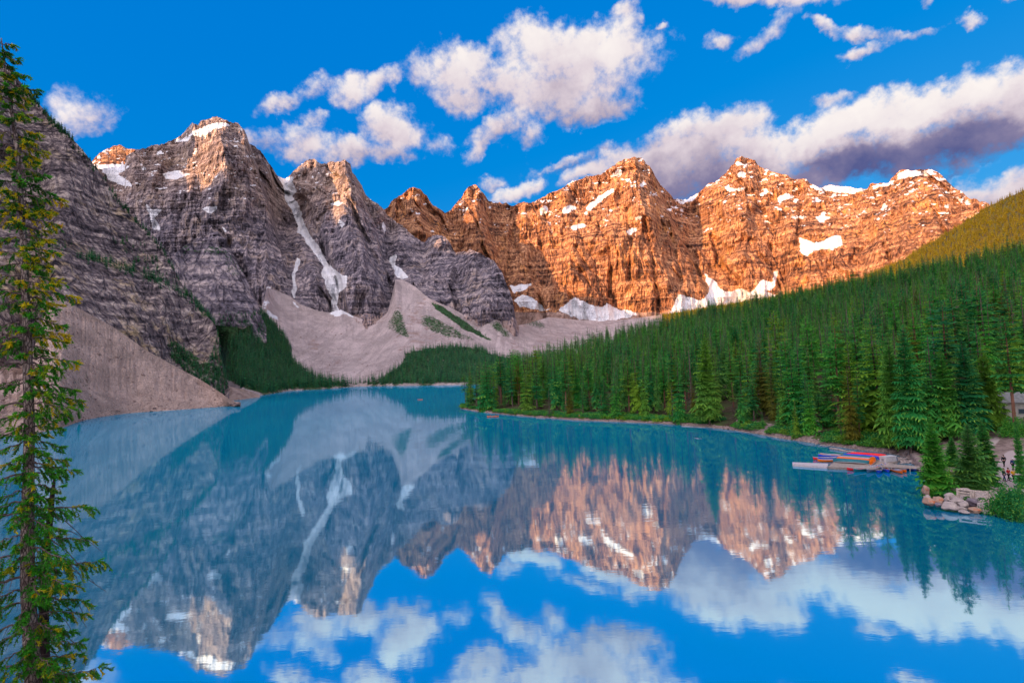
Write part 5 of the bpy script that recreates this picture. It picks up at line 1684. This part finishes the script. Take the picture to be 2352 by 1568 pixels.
CL = {'red': cloth('red_cloth', (.60, .02, .03)), 'yellow': cloth('yellow_cloth', (.85, .45, .01)), 'black': cloth('black_cloth', (.02, .02, .025)), 'navy': cloth('navy_cloth', (.03, .05, .16)),
      'green': cloth('dark_green_cloth', (.04, .09, .06)), 'white': cloth('white_cloth', (.7, .7, .72)), 'orange': cloth('orange_cloth', (.85, .12, .01)), 'jeans': cloth('denim', (.05, .08, .16)),
      'hair': cloth('dark_hair', (.04, .025, .015)), 'shoe': cloth('dark_shoe', (.03, .03, .03))}


def skinned(name, verts, edges, rad, mat, parent, root=0, sub=1):
    me = bpy.data.meshes.new(name); me.from_pydata(verts, edges, []); me.materials.append(mat)
    o = obj(name, me, parent)
    md = o.modifiers.new('skin', 'SKIN'); md.use_smooth_shade = True
    for i, r in enumerate(rad):
        me.skin_vertices[0].data[i].radius = r if isinstance(r, tuple) else (r, r)
    for i in range(len(verts)):
        me.skin_vertices[0].data[i].use_root = (i == root)
    s = o.modifiers.new('round', 'SUBSURF'); s.levels = sub; s.render_levels = sub
    return o


def person(p, facing, label, top, legs, hat=None, pack=None, arms='down', stride=.12, sit=False, group='visitors on the path', scale=1.0):
    e = empty('person', tuple(p), label, 'person', group, facing)
    e.scale = (scale,) * 3
    # the figure faces -Y in its own space
    sh, hip, zh = .19, .10, .90
    kn = [(-hip, -stride, .48), (hip, stride * .7, .48)]; an = [(-hip - .01, -stride * 1.6, .09), (hip + .01, stride * 1.9, .09)]
    if sit:
        kn = [(-hip - .03, -.42, .86), (hip + .03, -.42, .86)]; an = [(-hip - .03, -.62, .52), (hip + .03, -.62, .52)]
    el = [(-.27, .03, 1.13), (.27, .03, 1.13)]; wr = [(-.26, -.10, .90), (.26, -.10, .90)]
    if arms == 'bent':
        el = [(-.27, .02, 1.14), (.27, .02, 1.14)]; wr = [(-.12, -.26, 1.20), (.12, -.26, 1.20)]
    if arms == 'paddle':
        el = [(-.27, -.16, 1.20), (.27, -.16, 1.25)]; wr = [(-.22, -.40, 1.08), (.10, -.40, 1.30)]
    V = [(0, 0, .95), (0, 0, 1.15), (0, -.01, 1.38), (0, 0, 1.50), (0, -.01, 1.58), (0, -.005, 1.69)]
    E = [(0, 1), (1, 2), (2, 3), (3, 4), (4, 5)]
    Rr = [(.14, .10), (.13, .09), (.15, .10), (.055, .055), (.075, .085), (.06, .07)]

    def add(v, r, to):
        V.append(v); Rr.append(r); E.append((to, len(V) - 1)); return len(V) - 1
    n_ = add((0, -.105, 1.60), (.012, .012), 4)
    for sd in (-1, 1):
        add((sd * .085, .01, 1.60), (.012, .02), 4)
    for i in (0, 1):
        sx = -1 if i == 0 else 1
        a_ = add((sx * sh, 0, 1.42), (.055, .055), 2); b_ = add(el[i], (.042, .042), a_); c_ = add(wr[i], (.028, .032), b_)
        w_ = Vector(wr[i]); dv = (w_ - Vector(el[i])).normalized(); sdv = Vector((sx, 0, 0)).cross(dv).normalized() if abs(dv.x) < .9 else Vector((0, 1, 0))
        pm = add(tuple(w_ + dv * .07), (.022, .034), c_)
        for q in range(4):
            base = w_ + dv * .10 + sdv * (.027 - .018 * q); ln = (.060, .072, .068, .052)[q]
            f1 = add(tuple(base), (.0095, .0095), pm); f2 = add(tuple(base + dv * ln * .6 - sdv * 0 + Vector((-sx * .012, -.004, 0))), (.0085, .0085), f1)
            add(tuple(base + dv * ln + Vector((-sx * .03, -.008, 0))), (.0075, .0075), f2)
        t1 = add(tuple(w_ + dv * .04 + sdv * .045), (.011, .011), c_); add(tuple(w_ + dv * .085 + sdv * .06), (.009, .009), t1)
        h_ = add((sx * hip, 0, .86 if not sit else .88), (.09, .09), 0); k_ = add(kn[i], (.058, .058), h_); f_ = add(an[i], (.038, .04), k_)
        add((an[i][0], an[i][1] - .13, .035 if not sit else .47), (.035, .03), f_)
    skinned('body', V, E, Rr, SKIN, e)
    # jacket
    JV = [(0, 0, .92), (0, 0, 1.15), (0, -.005, 1.37), (0, 0, 1.465)]; JE = [(0, 1), (1, 2), (2, 3)]; JR = [(.175, .125), (.165, .12), (.18, .125), (.075, .075)]
    for i in (0, 1):
        sx = -1 if i == 0 else 1
        JV += [(sx * sh, 0, 1.42), el[i], tuple(Vector(el[i]).lerp(Vector(wr[i]), .92))]; JR += [(.078, .078), (.062, .062), (.045, .045)]
        k0 = len(JV) - 3; JE += [(2, k0), (k0, k0 + 1), (k0 + 1, k0 + 2)]
    skinned('jacket', JV, JE, JR, CL[top], e)
    TV = [(0, 0, .95)]; TE = []; TR = [(.155, .12)]
    for i in (0, 1):
        sx = -1 if i == 0 else 1
        TV += [(sx * hip, 0, .86), kn[i], tuple(Vector(kn[i]).lerp(Vector(an[i]), .93))]; TR += [(.105, .105), (.075, .075), (.06, .06)]
        k0 = len(TV) - 3; TE += [(0, k0), (k0, k0 + 1), (k0 + 1, k0 + 2)]
    skinned('trousers', TV, TE, TR, CL[legs], e)
    for i in (0, 1):
        x, y, z = an[i]
        zb = .05 if not sit else z - .04
        obj('shoe', box('shoe', (x, y - .06, zb), (.10, .28, .09), CL['shoe'], bev=.03), e)
    bm = bmesh.new(); bmesh.ops.create_uvsphere(bm, u_segments=12, v_segments=8, radius=1)
    bmesh.ops.delete(bm, geom=[v_ for v_ in bm.verts if v_.co.z < -.25 and v_.co.y < .3], context='VERTS')
    bm.transform(Matrix.Translation((0, .012, 1.655)) @ Matrix.Diagonal((.098, .115, .115, 1)))
    me = bpy.data.meshes.new('hair'); bm.to_mesh(me); bm.free(); me.materials.append(CL[hat] if hat else CL['hair'])
    obj('hat' if hat else 'hair', me, e)
    for sd in (-1, 1):
        obj('eye', box('eye', (sd * .032, -.088, 1.635), (.022, .01, .012), CL['shoe']), e)
    obj('mouth', box('mouth', (0, -.086, 1.565), (.045, .008, .008), CL['red']), e)
    if pack:
        bm = bmesh.new(); bmesh.ops.create_cube(bm, size=1); bmesh.ops.bevel(bm, geom=bm.edges[:], offset=.18, segments=2, affect='EDGES')
        bm.transform(Matrix.Translation((0, .22, 1.22)) @ Matrix.Diagonal((.34, .24, .52, 1)))
        me = bpy.data.meshes.new('backpack'); bm.to_mesh(me); bm.free(); me.materials.append(CL[pack]); obj('backpack', me, e)
    return e


def stand(x, y):
    return Vector(at_hill(*zz(x, y)))


PS = [((1212, 782), 2.9, 'person in black walking away on the path, farthest back', 'black', 'black', None, None, 'down'), ((1318, 822), 3.0, 'person in a white cap with a navy backpack on the path', 'navy', 'black', 'white', 'navy', 'down'),
      ((1216, 952), .3, 'person in a dark green jacket standing left of the others', 'green', 'navy', None, None, 'down'), ((1268, 946), .2, 'person in a red jacket beside the yellow one', 'red', 'black', None, None, 'bent'),
      ((1328, 962), -.2, 'person in a bright yellow jacket and black trousers', 'yellow', 'black', None, None, 'bent'), ((668, 975), .6, 'person in white half hidden behind the young spruces', 'white', 'navy', None, None, 'bent')]
for (q, fc, lb, tp, lg, ht, pk, ar) in PS:
    person(stand(*q), fc, lb, tp, lg, ht, pk, ar, scale=1.18)
pp = at_hill(1331, 961)
person(Vector(pp), .4, 'person in an orange jacket standing at the water on the mid shore', 'orange', 'black', group='people along the far shore')


def paddled(u_, v_, col, label, ang, n, lab2, s=1.0):
    c = Vector(at_z(u_, v_, 0))
    d_ = Vector((math.cos(ang), math.sin(ang), 0))
    e = canoe(c - d_ * 2.6, c + d_ * 2.6, -.07, col, label, 'canoes out on the lake')
    for k in range(n):
        x = (-1.35, 1.15)[k]
        pk_ = c + d_ * x
        person(Vector((pk_.x, pk_.y, -.07 - .56)), ang + math.pi / 2, lab2[k], ('orange', 'red')[k], 'black', arms='paddle', sit=True, group='people in canoes', stride=.1)
        v, f = tube([(pk_.x + .35 * math.cos(ang + 1.3), pk_.y + .35 * math.sin(ang + 1.3), -.1), (pk_.x + .2 * math.cos(ang + .5), pk_.y + .2 * math.sin(ang + .5), 1.0)], [.05, .018], 6)
        tag(obj('paddle', me_from('paddle', v, f, MAT['log'])), 'wooden paddle held by the ' + lab2[k], 'paddle', 'paddles')


paddled(965, 918, 'orange', 'tiny orange canoe alone in the middle of the lake', 2.6, 2, ['rear paddler seated in the distant canoe', 'front paddler seated in the distant canoe'])
paddled(1132, 957, 'orange', 'orange canoe passing the forest point', 3.0, 2, ['rear paddler in the canoe by the forest point', 'front paddler in the canoe by the forest point'])
# tiny boats drawn up at the point
canoe(Vector(at_z(1068, 934, .5)), Vector(at_z(1080, 936, .5)), .1, 'red', 'small red boat drawn up on the tip of the forest point', 'canoes at the forest point')

# ================================================================== FOREGROUND SPRUCE
FD = 9.5
MAT['fg_needle'] = foliage_mat('fresh_needles', [(.03, .20, .02), (.05, .26, .02)], (.45, .38, .02))


def fg_leaf_mat():
    m, t, b = new_mat('lichened_needles', .7, .2)
    a1 = t.attr('tone').outputs['Fac']; a2 = t.attr('gold').outputs['Fac']
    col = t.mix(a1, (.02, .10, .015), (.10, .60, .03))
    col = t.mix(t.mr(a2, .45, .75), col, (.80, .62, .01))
    col = t.mix(t.mr(a2, .86, .97), col, (.65, .22, .02))
    t.put(b.inputs['Base Color'], col)
    tr = t.node('ShaderNodeBsdfTranslucent'); t.put(tr.inputs[0], col)
    mx = t.node('ShaderNodeMixShader'); mx.inputs[0].default_value = .4
    t.put(mx.inputs[1], b.outputs[0]); t.put(mx.inputs[2], tr.outputs[0]); t.put(t.n['Material Output'].inputs[0], mx.outputs[0])
    return m


MAT['fg'] = fg_leaf_mat()


def bark_mat():
    m, t, b = new_mat('scaly_bark', .95, .1)
    P = t.node('ShaderNodeTexCoord').outputs['Object']
    q = t.vm('MULTIPLY', P, (30, 30, 9))
    vo = t.node('ShaderNodeTexVoronoi', feature='DISTANCE_TO_EDGE'); t.put(vo.inputs['Vector'], q); vo.inputs['Scale'].default_value = 1.0
    n_ = t.noise(P, 12, 6, .65)
    col = t.mix(t.mr(n_, .35, .65), (.16, .12, .11), (.42, .35, .32))
    col = t.mix(t.mr(vo.outputs['Distance'], .0, .12), (.04, .03, .03), col)
    t.put(b.inputs['Base Color'], col)
    bp = t.node('ShaderNodeBump'); bp.inputs['Distance'].default_value = .012
    t.put(bp.inputs['Height'], t.mr(vo.outputs['Distance'], 0, .25)); t.put(b.inputs['Normal'], bp.outputs[0])
    return m


MAT['fgbark'] = bark_mat()
MAT['twig'] = simple_mat('grey_twig', (.17, .125, .12), .9, .1, .3, 20)
TP = [(3, 88, .006), (9, 140, .014), (18, 200, .020), (28, 260, .026), (38, 330, .034), (46, 430, .042), (52, 520, .050), (57, 620, .058), (61, 740, .066), (65, 860, .074), (67, 980, .082), (66, 1100, .090), (63, 1220, .098), (64, 1340, .106), (70, 1460, .112), (76, 1568, .12), (82, 1700, .13)]
TP = [(a, b, c * .68 + .002) for a, b, c in TP]
tp = [Vector(at_d(u_, v_, FD)) for u_, v_, _ in TP]
gbase = tp[-1].copy(); gbase.z = 13.0
fgt = empty('spruce_tree', (gbase.x, gbase.y, 13.6), 'tall old spruce with yellowing lichened tips close by on the left', 'tree')
O = Vector(fgt.location)
R_ = random.Random(11)
pts = [p - O for p in tp] + [gbase - O]
v, f = tube(pts, [r for _, _, r in TP] + [.17], 12, .08, R_)
obj('trunk', me_from('trunk', v, f, MAT['fgbark'], True), fgt)
camr = Vector((RM[0][0], RM[1][0], RM[2][0]))        # world vector pointing right in the picture
fw = Vector((math.sin(float(azt(60, 800)[0])), math.cos(float(azt(60, 800)[0])), 0)); rt = Vector((fw.y, -fw.x, 0))
PXM = FD * math.cos(float(azt(60, 800)[0])) / 1206.0  # metres per photo pixel at the tree


def trunk_at(v_):
    us = np.interp(v_, [q[1] for q in TP], [q[0] for q in TP])
    return Vector(at_d(us, v_, FD))


def fg_branch(v0, ang, length, droop, curl, dens=1.0, gold=.3, bare=.12, dark=0.0):
    base = trunk_at(v0) - O
    dirh = (rt * math.cos(ang) + fw * math.sin(ang))
    n = 12
    spine = []
    for i in range(n + 1):
        q = i / n
        p = base + dirh * length * q + Vector((0, 0, length * (.10 * q - droop * q * q + curl * q ** 3.5)))
        p += Vector((R_.gauss(0, 1), R_.gauss(0, 1), R_.gauss(0, 1))) * .010
        spine.append(p)
    r0 = .008 + .011 * length
    v, f = tube(spine, [r0 * (1 - .85 * i / n) for i in range(n + 1)], 5)
    TV, TF = list(v), list(f)
    LV, LF, LT, LG = [], [], [], []

    def needle(c, d, l, tn, g):
        s = d.orthogonal().normalized(); s.rotate(Matrix.Rotation(R_.uniform(0, 6.28), 3, d))
        w = l * .2
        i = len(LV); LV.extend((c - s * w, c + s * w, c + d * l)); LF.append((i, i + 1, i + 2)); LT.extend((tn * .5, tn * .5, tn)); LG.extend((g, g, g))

    def spray(p, d, L, tn, g):
        """a twig clothed with needles"""
        m = max(3, int(L / .022))
        for k in range(m):
            c = p + d * L * (k / m) + Vector((0, 0, -.25 * L * (k / m) ** 2))
            for j in range(3):
                dd_ = (d * .9 + Vector((R_.gauss(0, .6), R_.gauss(0, .6), R_.gauss(0, .45)))).normalized()
                needle(c, dd_, R_.uniform(.028, .052), tn * R_.uniform(.7, 1.15), g)
    twn = int(length * 30 * dens) + 4
    for k in range(twn):
        q = .15 + .85 * (k + R_.random()) / twn
        i = min(int(q * n), n - 1); p = spine[i].lerp(spine[i + 1], q * n - i)
        sd = 1 if k % 2 else -1
        side = dirh.cross(Vector((0, 0, 1))) * sd
        d = (dirh * R_.uniform(.2, .8) + side * R_.uniform(.2, .9) + Vector((0, 0, R_.uniform(-1.5, .05)))).normalized()
        L = length * R_.uniform(.14, .30) * (1.15 - .6 * q) + .04
        tv_, tf_ = tube([p, p + d * L * .5, p + d * L + Vector((0, 0, -.2 * L))], [.0045, .003, .0015], 3)
        o_ = len(TV); TV += tv_; TF += [tuple(a + o_ for a in z) for z in tf_]
        if R_.random() < bare or (q < .4 and R_.random() < .4):
            continue
        g = gold * .9 + R_.uniform(-.35, .4) + .12 * q
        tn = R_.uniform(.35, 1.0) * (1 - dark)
        spray(p + d * L * .1, d, L, tn, g)
        if R_.random() < .8:
            d2 = (d + side * R_.uniform(-.8, .8) + Vector((0, 0, R_.uniform(-.6, .1)))).normalized()
            spray(p + d * L * .45, d2, L * .6, tn * .95, g + R_.uniform(-.1, .1))
        if R_.random() < .5:
            d2 = (d - side * R_.uniform(.2, .9) + Vector((0, 0, R_.uniform(-.4, .2)))).normalized()
            spray(p + d * L * .6, d2, L * .5, tn, g)
    for k in range(3):
        spray(spine[-2], (dirh + Vector((R_.gauss(0, .4), R_.gauss(0, .4), R_.uniform(-.3, .4)))).normalized(), .09, .9, gold + .25)
    br = obj('branch', me_from('branch', TV, TF, MAT['twig']), fgt)
    if LF:
        me = me_from('needles', LV, LF, MAT['fg'])
        for nm, dat in (('tone', LT), ('gold', LG)):
            a = me.attributes.new(nm, 'FLOAT', 'POINT'); a.data.foreach_set('value', np.asarray(dat, np.float32))
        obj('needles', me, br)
    return br


# right-hand and left-hand reach of the crown, read at many heights: (y, reach right px, droop, gold, darkness)
RB = [(105, 22, .1, .3, .6), (135, 30, .1, .3, .6), (165, 40, 0, .35, .6), (200, 70, -.1, .2, .75), (225, 35, .2, .4, .5), (262, 45, .2, .4, .5), (300, 55, .3, .5, .5), (335, 62, .35, .5, .5), (365, 40, .3, .55, .3), (395, 55, .3, .3, .6), (425, 70, .5, .2, .7), (452, 95, .15, .55, .5),
      (480, 60, .3, .5, .3), (508, 85, .1, .65, .35), (545, 60, .3, .5, .2), (575, 70, .25, .6, .1), (605, 55, .45, .4, .1), (640, 82, .3, .55, .1), (672, 112, .25, .6, .05), (700, 70, .5, .3, .1), (735, 80, .6, .3, .1), (768, 95, .25, .6, .05), (800, 60, .6, .3, .2), (828, 112, .25, .45, 0),
      (865, 60, .5, .3, .1), (890, 105, .35, .4, 0), (918, 128, .3, .4, 0), (950, 90, .5, .35, 0), (985, 70, .5, .35, 0), (1020, 75, .7, .3, 0), (1055, 85, .6, .3, 0), (1080, 105, .5, .25, 0), (1120, 70, .6, .3, .1), (1150, 75, .5, .3, .1), (1180, 150, .30, .25, 0),
      (1215, 80, .6, .3, .1), (1250, 140, .35, .25, 0), (1290, 90, .6, .3, .1), (1318, 172, .2, .3, 0), (1350, 110, .6, .25, 0), (1385, 130, .7, .2, .1), (1420, 125, .6, .3, .1), (1455, 95, .6, .2, .1), (1490, 110, .5, .3, 0), (1525, 115, .5, .35, 0), (1560, 95, .5, .3, 0), (1585, 160, .1, .35, 0), (1610, 110, .4, .3, 0)]
for (y_, reach, dr_, gd, dkk) in RB:
    L_ = reach * PXM * .80; gd = gd * .72
    fg_branch(y_ - 6, R_.uniform(-.35, .35), L_ * 1.0, dr_ * .8 + .1, dr_ * .3, 1.3, gd, .06, dkk)
    fg_branch(y_ + 8, R_.uniform(.3, 1.1) * R_.choice((-1, 1)), L_ * R_.uniform(.7, .95), dr_ * .9 + .1, dr_ * .3, 1.2, gd, .08, dkk)
    fg_branch(y_ + R_.uniform(-10, 12), math.pi + R_.uniform(-.5, .5), L_ * R_.uniform(.75, 1.05) + .1, dr_ * .8 + .1, dr_ * .25, 1.1, gd, .1, dkk)
    fg_branch(y_ + R_.uniform(-8, 14), (-1 if R_.random() < .65 else 1) * R_.uniform(.9, 2.2), L_ * R_.uniform(.45, .75), dr_ * .9 + .1, .15, 1.2, gd, .1, dkk)
    fg_branch(y_ + R_.uniform(0, 22), R_.uniform(-2.6, -.5), L_ * R_.uniform(.35, .6), .6, .15, 1.4, gd, .05, dkk)
# dead secondary stem
sn_pts = [(126, 1094, .012), (121, 1130, .026), (116, 1180, .036), (108, 1250, .045), (101, 1330, .050), (100, 1420, .055), (104, 1568, .06), (108, 1700, .065)]
P0 = Vector(at_d(104, 1568, FD + .3)); P0.z = 13.6
sg = empty('dead_tree', tuple(P0), 'dark broken dead stem leaning beside the trunk of the near spruce', 'dead tree')
v, f = tube([Vector(at_d(a, b, FD + .3)) - P0 for a, b, _ in sn_pts] + [Vector((.1, .1, -.3))], [r for *_, r in sn_pts] + [.08], 8, .1, R_)
obj('trunk', me_from('trunk', v, f, simple_mat('dark_dead_wood', (.06, .04, .045), .9, .1, .4, 12, .004)), sg)
for k in range(14):
    a = Vector(at_d(116 - k * 1.2, 1180 + k * 28, FD + .3)) - P0
    d = rt * R_.uniform(.5, 1.2) + Vector((0, 0, R_.uniform(-.9, -.1))) + fw * R_.uniform(-.4, .4)
    v, f = tube([a, a + d * .22, a + d * .42 + Vector((0, 0, -.08)), a + d * .55 + Vector((R_.uniform(-.1, .1), 0, -.2))], [.009, .006, .004, .002], 4)
    obj('twig', me_from('twig', v, f, MAT['twig']), sg)
# small dark spruce and shrubs at the foot of the left scree
for (bu, bv, tu, tv, w_, lb) in [(181, 962, 182, 922, 1.3, 'single small dark spruce at the left waterline'), (150, 975, 151, 948, 1.6, 'stubby dark spruce on the left rubble shore')]:
    p = cone.hit(bu, bv); dd_ = math.hypot(p[0], p[1]); h_ = EYE + float(azt(tu, tv)[1]) * dd_ - p[2]
    tree(tuple(p), float(h_), 1, lb, 'tree', 'small spruces on the left shore', width=w_)
